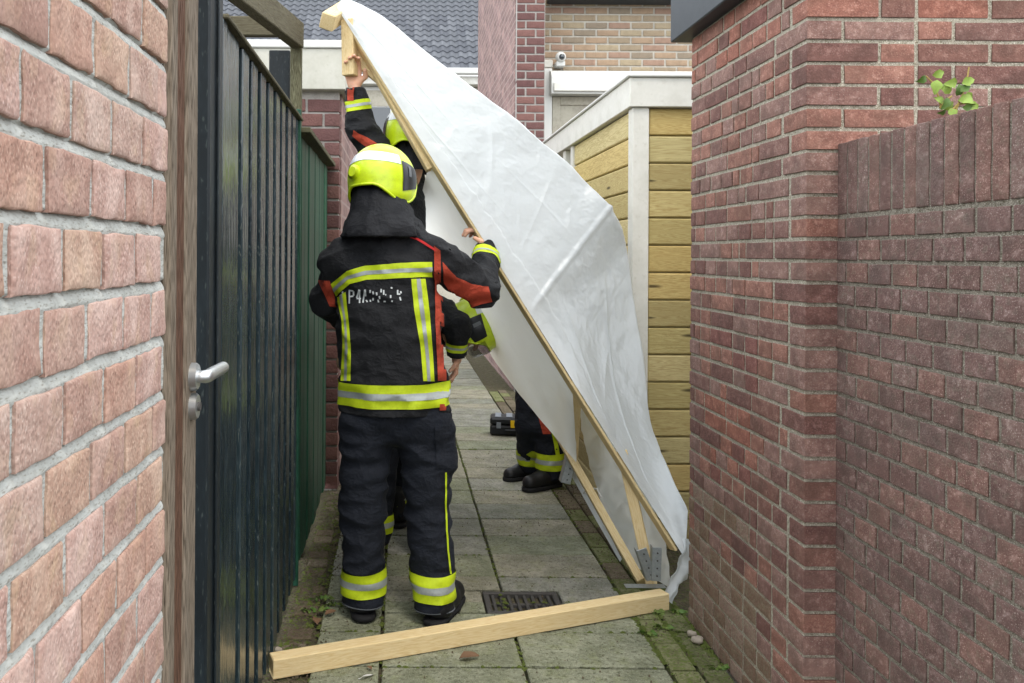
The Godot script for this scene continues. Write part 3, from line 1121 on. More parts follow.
func build_fences() -> void:
	# post between the door and the gate
	var p := thing("gate_post", "dark green painted post between wooden door and black board fence", "post", "", Vector3(-0.42, 0, -1.6))
	block(p, "post", Vector3(-0.1, 0, -0.03), Vector3(0.067, 2.6, 0.03), M.dark_paint, 0.004)
	block(p, "stop_strip", Vector3(0.068, 0, -0.05), Vector3(0.074, 2.6, -0.02), M.dark_paint, 0.002)
	# black board fence
	var f := thing("board_fence", "glossy black-green vertical board fence with a brown capping strip", "fence", "", Vector3(-0.45, 0, -2.95))
	var top := 2.055
	var z0 := 2.95
	block(f, "corner_stile", Vector3(-0.06, 0.02, z0 - 2.12), Vector3(0.006, top - 0.004, z0 - 2.17), M.black_green[1], 0.004)
	var d := 2.172
	var i := 0
	while d < 3.72:
		var proud := i % 2 == 0
		var w := 0.098 if proud else 0.062
		if i == 0:
			w = 0.19
		var y1 := top - 0.006
		var x1 := 0.0 if proud else -0.019
		block(f, "board", Vector3(x1 - 0.02, 0.02 + rng.randf() * 0.02, z0 - d), Vector3(x1 + rng.randf_range(-0.002, 0.002), y1, z0 - (d + w - 0.003)), any(M.black_green), 0.004)
		d += w
		i += 1
	beam(f, "capping_strip", Vector3(-0.012, top + 0.002, z0 - 2.13), Vector3(-0.012, top + 0.002, z0 - 3.78), 0.012, 0.06, Vector3(1, 0, 0), M.old_beam, 0.003)
	for y in [0.35, 1.75]:
		block(f, "rail", Vector3(-0.09, y - 0.04, z0 - 2.13), Vector3(-0.042, y + 0.04, z0 - 3.74), M.black_green[1], 0.003)
	# green fence behind it
	var g := thing("board_fence", "green vertical board fence further down, next to the brick outhouse", "fence", "", Vector3(-0.452, 0, -4.5))
	d = 3.76
	i = 0
	while d < 5.22:
		block(g, "board", Vector3(-0.02, 0.03 + rng.randf() * 0.03, 4.5 - d), Vector3(rng.randf_range(-0.004, 0.006), 2.0, 4.5 - (d + 0.137)), any(M.green_paint), 0.005)
		d += 0.143
	beam(g, "capping_strip", Vector3(0.0, 2.016, 4.5 - 3.79), Vector3(0.0, 2.016, 4.5 - 5.26), 0.024, 0.1, Vector3(1, 0, 0), M.green_post, 0.003)
	block(g, "end_post", Vector3(-0.06, 0, 4.5 - 3.74), Vector3(0.012, 2.1, 4.5 - 3.757), M.green_paint[1], 0.003)
	for y in [0.35, 1.7]:
		block(g, "rail", Vector3(-0.07, y - 0.04, 4.5 - 3.77), Vector3(-0.022, y + 0.04, 4.5 - 5.22), M.green_paint[1], 0.003)
	# pergola behind the fence: two posts and rafters
	var t := thing("pergola", "weathered timber pergola beams on posts above the black fence", "pergola", "", Vector3(-0.5, 0, -3.6))
	var q := Vector3(0.5, 0, 3.6)
	var a := D(269, 50, 4.15)
	var b := D(290, 50, 4.15)
	block(t, "post", q + Vector3(a.x, 0, -4.15), q + Vector3(b.x, a.y, -4.23), M.dark_paint, 0.004)
	a = D(291, 43, 4.1)
	b = D(302, 43, 4.1)
	beam(t, "post", q + Vector3((a.x + b.x) / 2, 0, -4.1), q + Vector3((a.x + b.x) / 2, a.y, -4.1), b.x - a.x, 0.05, Vector3(0, 0, 1), M.green_post, 0.004)
	var r0 := D(298, 36, 4.06)
	var r1 := r0 + Vector3(-0.135, 0, 0.67) * 3.2
	beam(t, "rafter", q + r0, q + r1, 0.12, 0.06, Vector3.UP.cross(r1 - r0).normalized(), M.old_beam, 0.004)
	a = D(236, 27, 4.2)
	b = D(287, 27, 4.2)
	beam(t, "cross_beam", q + a + Vector3(-0.5, 0, 0), q + b, 0.095, 0.05, Vector3(0, 0, 1), M.old_beam, 0.004)

func build_left_outhouse() -> void:
	var w := thing("brick_outhouse", "brown brick outhouse with a white boxed fascia behind the green fence", "building", "", Vector3(-0.373, 0, -5.27))
	var top := D(340, 88, 5.27).y
	block(w, "wall", Vector3(-2.2, -0.05, -0.012), Vector3(-0.012, top, -5.0), M.brown_mortar, 0.002)
	var side := block(w, "side_wall", Vector3(-0.3, -0.05, -0.101), Vector3(0.0, top - 0.001, -4.99), M.side_brick, 0.002)
	side.set_meta("label", "long brick side wall seen edge on")
	var rows := func(c: int) -> Array:
		var out := [[-0.1065, 0.1065, 0.2] if c % 2 else [-0.213, 0.213, 0.1]]
		var x: float = out[0][0]
		while x > -0.62:
			x -= 0.213
			out.append([x, 0.213])
		return out
	lay(w, Vector3(0, 0, 0), Vector3(0, 0, 1), 0, int(top / 0.09), 0.09, 0.014, rows, func(_c, _p): return any(M.brown_brick), {"nx": 3, "ny": 2, "bev": 0.004})
	var ft := D(340, 40, 5.2).y
	block(w, "fascia", Vector3(-2.25, top - 0.02, 0.06), Vector3(0.03, ft - 0.05, -5.05), M.cream_board, 0.004)
	block(w, "roof_trim", Vector3(-2.27, ft - 0.049, 0.075), Vector3(0.045, ft, -5.07), M.white_clean, 0.006)
	beam(w, "gutter", Vector3(0.045, top - 0.01, 0.0), Vector3(0.045, top - 0.01, -4.9), 0.03, 0.025, Vector3(1, 0, 0), M.slate, 0.004)

func build_outbuilding() -> void:
	var k := 2.456
	var dz := 3.43
	var X := 1.17
	var w := thing("brick_outbuilding", "red-brown brick outbuilding with a dark slate fascia and mossy foot", "building", "", Vector3(X, 0, -k))
	var top := 2.36
	block(w, "wall_core", Vector3(0.0045, -0.06, -0.0045), Vector3(2.2, top, k - dz + 0.006), M.mortar, 0.002)
	var ch := 0.0635
	var total := dz - k
	var rows := func(c: int) -> Array:          # u runs towards the camera and ends at the near corner
		var out := []
		var x := total
		var first := true
		while x > 0.03:
			var l := 0.107
			var dep := 0.05
			if first:
				l = 0.107 if c % 2 == 0 else [0.213, 0.107, 0.16][rng.randi() % 3]
				dep = 0.205 if c % 2 == 0 else 0.1
				if c % 2 == 1 and l < 0.15:
					dep = 0.1
			elif rng.randf() < 0.22:
				l = 0.213
			elif rng.randf() < 0.16:
				l = 0.06
			else:
				l = 0.107 + rng.randf_range(-0.004, 0.004)
			l = minf(l, x)
			if x - l < 0.03:
				l = x
			out.append([x - l + (0.0095 if first else 0.0), l, dep])
			x -= l
			first = false
		return out
	var pick := func(c: int, p: Vector3) -> Material:
		var y := c * ch
		var dirt := 0.12 + 0.42 * smoothstep(0.05, 0.5, absf(p.z))
		if y < dirt * rng.randf_range(0.35, 1.2):
			return any(M.mossy)
		var u := absf(p.z)
		if y > 0.55 and y < 1.15 and u > 0.28 and u < 0.8 and rng.randf() < 0.5:
			return any(M.bright_red)
		if y > 2.1 and rng.randf() < 0.7:
			return any(M.bright_red)
		return any(M.red)
	var n1 := lay(w, Vector3(0, -0.01, k - dz), Vector3(-1, 0, 0), 0, 37, ch, 0.012, rows, pick, {"nx": 5, "ny": 3, "rough": 0.0016, "bev": 0.0018})
	var frows := func(c: int) -> Array:
		var x := 0.213 if c % 2 == 0 else 0.107
		var out := []
		var longer := c % 2 == 1
		while x < 0.95:
			var l := 0.213 if longer else 0.107
			out.append([x, l])
			longer = not longer
			x += l
		return out
	var n2 := lay(w, Vector3(-0.0005, -0.01, 0), Vector3(0, 0, 1), 26, 37, ch, 0.012, frows, pick, {"nx": 5, "ny": 3, "rough": 0.0025})
	block(w, "fascia", Vector3(-0.062, top - 0.02, 0.07), Vector3(2.25, top + 0.3, k - dz - 0.07), M.slate, 0.004)
	block(w, "roof_edge", Vector3(-0.075, top + 0.3, 0.083), Vector3(2.26, top + 0.33, k - dz - 0.083), M.slate, 0.004)

	# garden wall with a rowlock course
	var gx := 1.262
	var g := thing("garden_wall", "purple-brown brick garden wall with a course of upright bricks on top", "wall", "", Vector3(gx, 0, -k))
	var gt := 1.79
	block(g, "wall_core", Vector3(0.0048, -0.06, -0.012), Vector3(0.21, gt - 0.006, 1.25), M.mortar_dark, 0.002)
	var gh := 0.0635
	var body := gt - 0.214
	var n0 := int(body / gh)
	var n3 := lay(g, Vector3(0, body - n0 * gh, -0.004), Vector3(-1, 0, 0), 3, n0, gh, 0.0105, wall_rows(1.24, 0.11), func(_c, _p): return any(M.purple), {"nx": 6, "ny": 4, "rough": 0.0016, "bev": 0.0015, "proud": 0.001, "variants": 8, "tilt": 0.01})
	var z := -0.004
	var i := 0
	while z < 1.24:
		var sw := 0.054 + rng.randf_range(-0.002, 0.002)
		var m := brick_mesh(0.205, 0.0455, 0.21, 8, 2, 0.0035, 0.0022, rng.randi() % 6)
		obj(g, "brick", m, any(M.purple), Transform3D(Basis(Vector3.UP, Vector3(0, 0, 1).rotated(Vector3(1, 0, 0), rng.randf_range(-0.01, 0.01)) * -1.0, Vector3(-1, 0, 0)), Vector3(rng.randf_range(-0.002, 0.002), gt - 0.1035, z + sw / 2)))
		z += sw
		i += 1

func build_shed() -> void:
	var d0 := 4.29
	var X := 1.172
	var w := thing("timber_shed", "shed of horizontal yellow-brown planks with white corner post and fascia", "shed", "", Vector3(X, 0, -d0))
	var fb := D(660, 108, d0).y
	var ft := D(660, 75, d0).y
	block(w, "inner_wall", Vector3(0.03, -0.04, -0.03), Vector3(2.0, fb + 0.02, -1.5), M.plank[1], 0.002)
	var ph := 0.1385
	var y := fb
	var pw := 0.081
	while y > -0.02:
		var y0 := maxf(y - ph, -0.02)
		if y - y0 > 0.03:
			obj(w, "plank", box_mesh(Vector3(1.9, y - y0 - 0.007, 0.024), 0.006), any(M.plank), Transform3D(Basis(Vector3(1, 0, 0), rng.randf_range(-0.01, 0.01)), Vector3(pw + 0.003 + 0.95, (y + y0) / 2, -0.02)))
			obj(w, "plank", box_mesh(Vector3(1.4, y - y0 - 0.007, 0.024), 0.006), any(M.plank), Transform3D(Basis(Vector3(0, 0, 1), Vector3(0, 1, 0), Vector3(-1, 0, 0)) * Basis(Vector3(1, 0, 0), rng.randf_range(-0.01, 0.01)), Vector3(0.02, (y + y0) / 2, -0.083 - 0.7)))
		y -= ph
	block(w, "corner_post", Vector3(-0.003, -0.02, 0.004), Vector3(pw, fb + 0.002, -0.078), M.white_paint, 0.004)
	block(w, "back_post", Vector3(-0.003, -0.02, -1.49), Vector3(0.08, fb + 0.002, -1.56), M.white_paint, 0.004)
	block(w, "end_post", Vector3(-0.003, -0.02, -1.75), Vector3(0.08, fb + 0.002, -1.83), M.white_paint, 0.004)
	block(w, "fascia", Vector3(-0.022, fb + 0.003, 0.022), Vector3(2.05, ft - 0.016, -2.7), M.white_paint, 0.003)
	block(w, "roof_trim", Vector3(-0.036, ft - 0.0155, 0.036), Vector3(2.06, ft, -2.72), M.white_clean, 0.004)

func build_far_houses() -> void:
	# house wing on the alley with roller shutter
	var X := 1.25
	var d0 := 9.24
	var w := thing("yellow_brick_house", "house of yellow-brown brick with a brown brick pier and white shutter box", "house", "", Vector3(X, 0, -d0))
	var xr := D(545, 100, d0).x - X
	var pr := 0.0
	block(w, "pier_core", Vector3(0.008, -0.05, -0.01), Vector3(xr - 0.002, 5.6, -0.6), M.brown_mortar, 0.002)
	var sw := block(w, "side_wall", Vector3(0.0, -0.05, -0.112), Vector3(0.3, 5.59, -4.6), M.side_brick, 0.002)
	sw.set_meta("label", "pinkish brick side wall along the alley")
	var ph := 8.4 / F * d0
	var bl: float = xr / 1.5
	var rows := func(c: int) -> Array:
		return [[0.0, bl * 0.5, 0.1], [bl * 0.5, bl, 0.1]] if c % 2 else [[0.0, bl, 0.1], [bl, bl * 0.5, 0.1]]
	lay(w, Vector3(0, 0, 0), Vector3(0, 0, 1), 17, 55, ph, 0.018, rows, func(_c, _p): return any(M.brown_brick), {"nx": 3, "ny": 2})
	# yellow wall, set back a little
	var yz := -0.45
	var yd := d0 + 0.45
	block(w, "yellow_wall", Vector3(xr, -0.05, yz - 0.012), Vector3(4.5, 5.58, yz - 0.4), M.far_mortar, 0.002)
	var yp := 7.4 / F * yd
	var yl := 23.0 / F * yd
	var yrows := func(c: int) -> Array:
		var out := []
		var x: float = xr + 0.003
		var first := true
		while x < xr + 2.05:
			var l := yl * 0.5 if (first and c % 2) else yl
			out.append([x, l])
			x += l
			first = false
		return out
	var y0 := D(600, 68, yd).y
	var c0 := int(y0 / yp)
	lay(w, Vector3(0, 0, yz), Vector3(0, 0, 1), c0 - 1, c0 + 13, yp, 0.021, yrows, func(_c, _p): return any(M.yellow_brick), {"nx": 3, "ny": 2})
	# dark roof edge at the very top
	var ry := D(600, 0, yd - 0.15).y
	var yl0 := D(546, 3, yd).x - X
	beam(w, "eaves_strip", Vector3(yl0 + 0.01, ry + 0.04, yz + 0.1), Vector3(4.5, ry + 0.04, yz + 0.1), 0.1, 0.2, Vector3(0, 0, 1), M.slate, 0.01)
	# roller shutter box, rail and the cream door below
	var a := D(552, 67, yd - 0.25) - Vector3(X, 0, -d0)
	var b := D(552, 93, yd - 0.25) - Vector3(X, 0, -d0)
	var bxs := pivot(w, "shutter_box")
	var st := begin()
	var prof := []
	for i in 9:
		var t := i / 8.0 * PI / 2
		prof.append(Vector2(yz + 0.03 + sin(t) * 0.2, a.y - 0.11 + cos(t) * 0.11))
	prof.append(Vector2(yz + 0.23, b.y))
	prof.append(Vector2(yz + 0.03, b.y))
	prof.append(Vector2(yz + 0.03, a.y))
	for i in prof.size() - 1:
		var p0: Vector2 = prof[i]
		var p1: Vector2 = prof[i + 1]
		poly(st, [Vector3(a.x, p0.y, p0.x), Vector3(4.2, p0.y, p0.x), Vector3(4.2, p1.y, p1.x), Vector3(a.x, p1.y, p1.x)], Vector3(2, (a.y + b.y) / 2, yz + 0.1))
	var capl := []
	for p in prof:
		capl.append(Vector3(a.x, p.y, p.x))
	poly(st, capl, Vector3(2, (a.y + b.y) / 2, yz + 0.1))
	obj(bxs, "cover", st.commit(), M.white_clean)
	beam(bxs, "bottom_lath", Vector3(a.x + 0.02, b.y + 0.07, yz + 0.246), Vector3(4.1, b.y + 0.07, yz + 0.246), 0.1, 0.03, Vector3(0, 0, 1), M.white_paint, 0.008)
	var dn := pivot(w, "door")
	block(dn, "frame", Vector3(a.x - 0.06, 0, yz + 0.02), Vector3(a.x + 0.03, a.y + 0.02, yz + 0.1), M.white_clean, 0.006)
	block(dn, "panel", Vector3(a.x + 0.031, 0, yz + 0.005), Vector3(4.2, b.y - 0.002, yz + 0.045), M.cream, 0.004)
	block(dn, "stile", Vector3(a.x + 0.04, 0, yz + 0.046), Vector3(a.x + 0.13, b.y - 0.004, yz + 0.065), M.cream, 0.004)
	block(dn, "top_rail", Vector3(a.x + 0.131, b.y - 0.1, yz + 0.046), Vector3(4.2, b.y - 0.004, yz + 0.065), M.cream, 0.004)
	# camera on a bracket above the box
	var cm := thing("security_camera", "small white dome camera above the white shutter box", "camera", "", D(560, 58, yd - 0.1))
	var s := SphereMesh.new()
	s.radius = 0.06
	s.height = 0.12
	s.radial_segments = 20
	s.rings = 10
	obj(cm, "dome", s, M.white_clean, Transform3D(Basis(), Vector3(0, 0.0, 0.04)))
	var s2 := SphereMesh.new()
	s2.radius = 0.035
	s2.height = 0.07
	s2.radial_segments = 16
	s2.rings = 8
	obj(cm, "lens", s2, M.glass, Transform3D(Basis(), Vector3(0.005, -0.005, 0.08)))
	block(cm, "bracket", Vector3(-0.05, -0.1, -0.16), Vector3(0.05, -0.045, 0.05), M.white_clean, 0.006)
	block(cm, "junction_box", Vector3(-0.17, -0.09, -0.2), Vector3(-0.065, 0.0, -0.08), M.white_paint, 0.008)

	# pale house with the grey tiled roof across the end
	var hd := 20.0
	var h := thing("tiled_house", "pale house with a grey tiled roof and white gutter beyond the alley", "house", "", Vector3(-1.5, 0, -hd))
	var q := Vector3(1.5, 0, hd)
	var ey := D(450, 70, hd).y
	block(h, "wall", Vector3(-7, -0.05, -0.3), Vector3(7, ey - 0.2, -6.0), M.cream, 0.01)
	block(h, "fascia", Vector3(-7.2, ey - 0.34, 0.02), Vector3(7.2, ey - 0.14, -0.28), M.white_paint, 0.01)
	beam(h, "gutter", Vector3(-7.2, ey - 0.06, 0.12), Vector3(7.2, ey - 0.06, 0.12), 0.15, 0.16, Vector3(0, 0, 1), M.white_clean, 0.03)
	var roof := pivot(h, "roof")
	# tile: S-shaped in x, lies on a slope of 42 degrees
	var tw := 0.212
	var tl := 0.27
	var sl := deg_to_rad(42.0)
	var tm := roof_tile(tw + 0.01, tl + 0.05)
	var along_roof := Vector3(0, sin(sl), -cos(sl))
	var bas := Basis(Vector3(1, 0, 0), along_roof, Vector3(1, 0, 0).cross(along_roof))
	var x0 := D(212, 40, hd).x + 1.5
	var rest := begin()
	var cnt := 0
	var lim := Vector2(D(478, 40, hd).x + 1.5, 0)
	for r in 22:
		for c in range(-24, 56):
			var tr := Transform3D(bas, Vector3(x0 + c * tw + (tw * 0.0 if r % 2 else 0.0), ey, 0.1) + along_roof * (r * tl) + bas.z * 0.02)
			tr.basis = tr.basis * Basis(Vector3(1, 0, 0), -0.09)
			if c >= 0 and x0 + c * tw < lim.x and r < 10 and cnt < 298:
				obj(roof, "roof_tile", tm, any(M.roof_tile), tr)
				cnt += 1
			else:
				rest.append_from(tm, 0, tr)
	var rs := obj(roof, "tiles", rest.commit(), M.roof_tile[0])
	rs.set_meta("kind", "stuff")
	block(roof, "roof_deck", Vector3(-7, -0.05, -0.03), Vector3(7, 0.05, 0.03), M.slate, 0.01).transform = Transform3D(bas.scaled(Vector3(1, 1, 1)), Vector3(0, ey - 0.02, 0.05) + along_roof * 3.2)
	var dk: MeshInstance3D = roof.get_node("roof_deck")
	dk.mesh = box_mesh(Vector3(14, 6.4, 0.04), 0.01)
	dk.position += bas.z * -0.035
	# a window under the eaves, seen past the raised arm
	var wn := pivot(h, "window")
	var a0 := D(352, 84, hd - 0.0) + q
	var a1 := D(395, 150, hd) + q
	block(wn, "frame", Vector3(a0.x, a1.y, -0.31), Vector3(a1.x, a0.y, -0.24), M.white_clean, 0.02)
	block(wn, "pane", Vector3(a0.x + 0.12, a1.y + 0.1, -0.26), Vector3(a1.x - 0.12, a0.y - 0.5, -0.235), M.glass, 0.004)
	block(wn, "blind", Vector3(a0.x + 0.12, a0.y - 0.48, -0.26), Vector3(a1.x - 0.12, a0.y - 0.1, -0.225), M.cream, 0.004)

func roof_tile(w: float, l: float) -> ArrayMesh:
	var vs := PackedVector3Array()
	var ix := PackedInt32Array()
	var nx := 8
	for j in 3:
		for i in nx + 1:
			var t := float(i) / nx
			var z := 0.028 * sin(t * TAU) + 0.01 * t
			var y: float = [0.0, 0.0, l][j]
			vs.append(Vector3((t - 0.5) * w, y, z - (0.022 if j == 0 else 0.0)))
	for j in 2:
		for i in nx:
			var a := j * (nx + 1) + i
			ix.append_array([a, a + nx + 1, a + nx + 2, a, a + nx + 2, a + 1])
	return commit(vs, ix)

# ------------------------------------------------------------------ the fallen frame with its plastic sheets, timbers, drain, case
func rail_k(x: float) -> float:                                # depth along the long rail of the fallen frame
	return lerpf(0.0047, 0.0042, clampf((x - 338.0) / 346.0, 0, 1))

func rail_px(x: float, dy := 0.0) -> Vector3:
	return P(x, 40.0 + 1.587 * (x - 357.7) + dy, rail_k(x))

func build_frame() -> void:
	var base := P(650, 590, 0.0043)
	var w := thing("collapsed_frame", "collapsed timber frame covered in white plastic sheeting, tilted across the alley", "frame", "", Vector3(base.x, 0, base.z))
	var o := -Vector3(base.x, 0, base.z)
	var n := FastNoiseLite.new()
	n.seed = 12
	n.frequency = 2.6
	n.fractal_octaves = 3
	var n2 := FastNoiseLite.new()
	n2.seed = 19
	n2.frequency = 9.0
	n2.fractal_octaves = 2
	var n3 := FastNoiseLite.new()
	n3.seed = 23
	n3.frequency = 1.3
	# outer sheet: from the long rail up to the far edge; a batten under it makes the ridge
	var lo := [337, 366, 397, 430, 465, 497, 527, 556, 590, 634, 685]
	var hi := [[342, -2], [385, 20], [432, 58], [487, 99], [540, 141], [583, 180], [611, 211], [627, 256], [639, 340], [653, 432], [688, 512]]
	var ra := []
	var rb := []
	for i in lo.size():
		ra.append(o + rail_px(lo[i], 1.0))
		var k: float = [0.00472, 0.00472, 0.00472, 0.00472, 0.00474, 0.00474, 0.0047, 0.00486, 0.0049, 0.00475, 0.00432][i]
		rb.append(o + P(hi[i][0], hi[i][1], k))
	var cell := FastNoiseLite.new()
	cell.seed = 31
	cell.noise_type = FastNoiseLite.TYPE_CELLULAR
	cell.cellular_return_type = FastNoiseLite.RETURN_DISTANCE2_SUB
	cell.frequency = 3.4
	cell.fractal_type = FastNoiseLite.FRACTAL_NONE
	cell.cellular_jitter = 1.0
	var crease := [[0.12, 0.15, 0.5, 0.3, 0.004], [0.3, 1.0, 0.42, 0.18, 0.004], [0.44, 1.0, 0.52, 0.15, 0.004], [0.2, 0.9, 0.27, 0.2, 0.003], [0.66, 0.78, 0.97, 0.3, 0.006], [0.64, 0.3, 0.9, 0.12, 0.005], [0.75, 0.75, 0.83, 0.2, 0.003], [0.35, 0.55, 0.58, 0.62, 0.003], [0.05, 0.5, 0.34, 0.45, 0.003]]
	var push := func(u: float, v: float, p: Vector3) -> float:
		var e := smoothstep(0.0, 0.12, v)
		var d := n.get_noise_3dv(p) * 0.012 * e
		var wp := p + Vector3(n2.get_noise_3dv(p), n2.get_noise_3dv(p + Vector3(9, 0, 0)), 0) * 0.05
		d += (0.45 - minf(cell.get_noise_3dv(wp * Vector3(1.3, 0.8, 1.0)) + 1.0, 0.45)) * 0.007 * e         # flat facets that meet in creases
		d += (0.35 - minf(cell.get_noise_3dv(wp * Vector3(3.6, 2.6, 3.0)) + 1.0, 0.35)) * 0.0028
		d += (0.3 - absf(n2.get_noise_3dv(p * 2.2))) * 0.0016
		d += 0.004 * (1.0 - smoothstep(0.15, 0.165, v + 0.03 * n.get_noise_2d(u * 9.0, 0.0)))                # sheet turned over along the rail
		d += 0.009 * exp(-pow((u - 0.6 + (v - 0.5) * 0.015) / 0.007, 2.0)) * e            # ridge over the batten
		if u > 0.6:
			d -= 0.04 * sin(clampf((u - 0.6) / 0.4, 0, 1) * PI) * sin(v * PI)
		for c in crease:                                                # packing folds
			var a := Vector2(c[0], c[1])
			var b := Vector2(c[2], c[3])
			var q := Vector2(u, v) - a
			var ab := b - a
			var h := clampf(q.dot(ab) / ab.dot(ab), 0, 1)
			var l := (q - ab * h) * Vector2(2.6, 1.0)
			d += c[4] * exp(-l.length() / 0.014) * sin(h * PI)
		return d
	obj(w, "outer_sheet", sheet_mesh(ra, rb, 460, 170, push, 0.04), M.sheet)
	# loose tail of the sheet at the foot
	var tail := func(u: float, v: float, p: Vector3) -> float: return n2.get_noise_3dv(p * 1.4) * 0.02 + 0.012 * sin(v * 9.0 + u * 4.0)
	obj(w, "sheet_tail", sheet_mesh([o + P(684, 538, 0.00418), o + P(676, 566, 0.00415), o + P(662, 596, 0.00416)], [o + P(691, 540, 0.0042), o + P(690, 570, 0.0042), o + P(671, 603, 0.00418)], 24, 16, tail), M.sheet)
	# inner sheet: hangs from the long rail to the lower rail
	var ia := []
	var ib := []
	var ix := [431, 452, 475, 498, 522, 548, 574]
	var il := [[416, 216, 0.0052], [440, 262, 0.0057], [463, 306, 0.0058], [488, 350, 0.0057], [513, 385, 0.0054], [545, 424, 0.0051], [577, 462, 0.0049]]
	for i in ix.size():
		ia.append(o + rail_px(ix[i], 3.0) + Vector3(0, 0, -0.025))
		ib.append(o + P(il[i][0], il[i][1], il[i][2]))
	obj(w, "inner_sheet", sheet_mesh(ia, ib, 90, 70, func(_u, v, p): return (0.4 - absf(n3.get_noise_3dv(p))) * 0.012 + (0.4 - absf(n2.get_noise_3dv(p * 0.7))) * 0.003 * sin(v * PI)), M.sheet_in)
	# crumpled sheet further in
	obj(w, "crumpled_sheet", sheet_mesh([o + P(578, 398, 0.0053), o + P(590, 455, 0.0052), o + P(602, 505, 0.0050), o + P(625, 560, 0.0047)], [o + P(622, 440, 0.0050), o + P(645, 485, 0.0048), o + P(664, 530, 0.0046), o + P(674, 590, 0.0044)], 70, 60,
		func(_u, _v, p): return (0.4 - absf(n2.get_noise_3dv(p * 0.5))) * 0.02 + (0.4 - absf(n.get_noise_3dv(p * 1.2))) * 0.05), M.sheet_in)
	# rails
	var g := rail_px(346, 2.0) + Vector3(-0.004, 0.0, -0.04)
	var e := rail_px(678, 5.0) + Vector3(-0.004, 0.0, -0.04)
	beam(w, "long_rail", o + g, o + e, 0.012, 0.06, Vector3(0.2, 0.1, 1).normalized(), M.pine_x)
	var la := P(446, 236, 0.0069)
	var lb := P(642, 588, 0.00440) + Vector3(0, 0.02, 0)
	beam(w, "lower_rail", o + la, o + lb, 0.036, 0.07, Vector3(0, 0, 1), M.pine_x)
	obj(w, "sheet_hem", sheet_mesh([o + P(566, 466, 0.0053), o + P(600, 527, 0.00485), o + P(620, 562, 0.0046)], [o + P(570, 463, 0.0053), o + P(604, 524, 0.00485), o + P(622, 559, 0.0046)], 20, 2, func(_u, _v, p): return n2.get_noise_3dv(p) * 0.006), M.sheet)
	# studs
	beam(w, "stud", o + P(577, 386, 0.00455), o + P(573, 468, 0.0053), 0.07, 0.045, Vector3(1, 0, 0.3), M.pine_x)
	beam(w, "stud", o + P(622, 450, 0.00445), o + P(652, 585, 0.0043), 0.075, 0.045, Vector3(1, 0, 0.3), M.pine_x)
	beam(w, "batten", o + rail_px(530, 0.0) + Vector3(0, 0, -0.04), o + P(606, 216, 0.00485), 0.03, 0.03, Vector3(0, 0, 1), M.pine_x)
	beam(w, "far_edge_rail", o + P(346, 6, 0.00485), o + P(604, 216, 0.0050), 0.04, 0.05, Vector3(0, 0, 1), M.pine_x)
	# head of the frame: butt end and the upright that is being held
	var hb := P(327, 22, 0.0046)
	var hb2 := P(345, 10, 0.0049)
	beam(w, "head_block", o + hb, o + hb2, 0.066, 0.075, Vector3(0, 0.2, 1), M.pine_x, 0.004)
	beam(w, "head_upright", o + P(349, 20, 0.00472), o + P(350, 76, 0.00472), 0.055, 0.06, Vector3(1, 0, 0.4), M.pine_x)
	beam(w, "upper_rail", o + P(352, 55, 0.00478), o + P(388, 84, 0.00476), 0.06, 0.045, Vector3(0, 0, 1), M.pine_x)
	beam(w, "upper_rail", o + P(380, 72, 0.00472), o + P(434, 168, 0.00464), 0.075, 0.05, Vector3(0.2, 0, 1), M.pine_x)
	# steel angle brackets
	var brk := func(c: Vector3, up: Vector3, s: Vector3, l: float, wd: float) -> void:
		var p := pivot(w, "bracket")
		var f := up.cross(s).normalized()
		obj(p, "plate", box_mesh(Vector3(wd, l, 0.003), 0.001), M.galv, Transform3D(Basis(s, up, s.cross(up)), o + c + s * wd / 2))
		obj(p, "plate", box_mesh(Vector3(wd, l, 0.003), 0.001), M.galv, Transform3D(Basis(f, up, f.cross(up)), o + c + f * wd / 2))
		for i in 4:
			var st := begin()
			var hp := o + c + up * (l * (i - 1.5) / 4.4) + s * wd * 0.55 - s.cross(up) * -0.003
			tube(st, [hp, hp + s.cross(up) * 0.003], [0.0035, 0.0035], 8)
			obj(p, "nail", st.commit(), M.iron)
	var up1 := (P(634, 552, 0.0042) - P(645, 584, 0.0042)).normalized()
	brk.call(P(642, 566, 0.00418), up1, Vector3(up1.y, -up1.x, 0).normalized(), 0.135, 0.042)
	brk.call(P(652, 564, 0.00417), Vector3(0.02, 1, 0).normalized(), Vector3(1, -0.02, 0.1).normalized(), 0.14, 0.038)
	brk.call(P(564, 470, 0.00515), Vector3(0.25, 1, 0).normalized(), Vector3(1, -0.25, 0).normalized(), 0.13, 0.05)
	obj(w, "strap", box_mesh(Vector3(0.17, 0.003, 0.04), 0.001), M.galv, Transform3D(Basis(), o + P(645, 586, 0.00423)))
	# loose end of binding cord
	var st := begin()
	tube(st, [o + P(583, 494, 0.0051), o + P(588, 488, 0.0050), o + P(597, 489, 0.0050), o + P(601, 497, 0.0049)], [0.005, 0.005, 0.005, 0.004], 6)
	obj(w, "cord", st.commit(), M.white_paint)

	# loose beam on the ground
	var a := P(270, 681, 1.46 / 426.5)
	var b := P(667, 609, 1.46 / 354.0)
	a = Vector3(-0.437, 0.0355, a.z - 0.03)
	b = Vector3(b.x, 0.0355, b.z - 0.03)
	var m := thing("ground_beam", "pale pine beam lying across the paving in front of the firefighter", "beam", "", (a + b) / 2 - Vector3(0, 0.0355, 0))
	obj(m, "timber", box_mesh(Vector3(a.distance_to(b), 0.068, 0.062), 0.003), M.pine_x, Transform3D(along(a, b, Vector3(0, 0, 1)), Vector3(0, 0.0355, 0)))

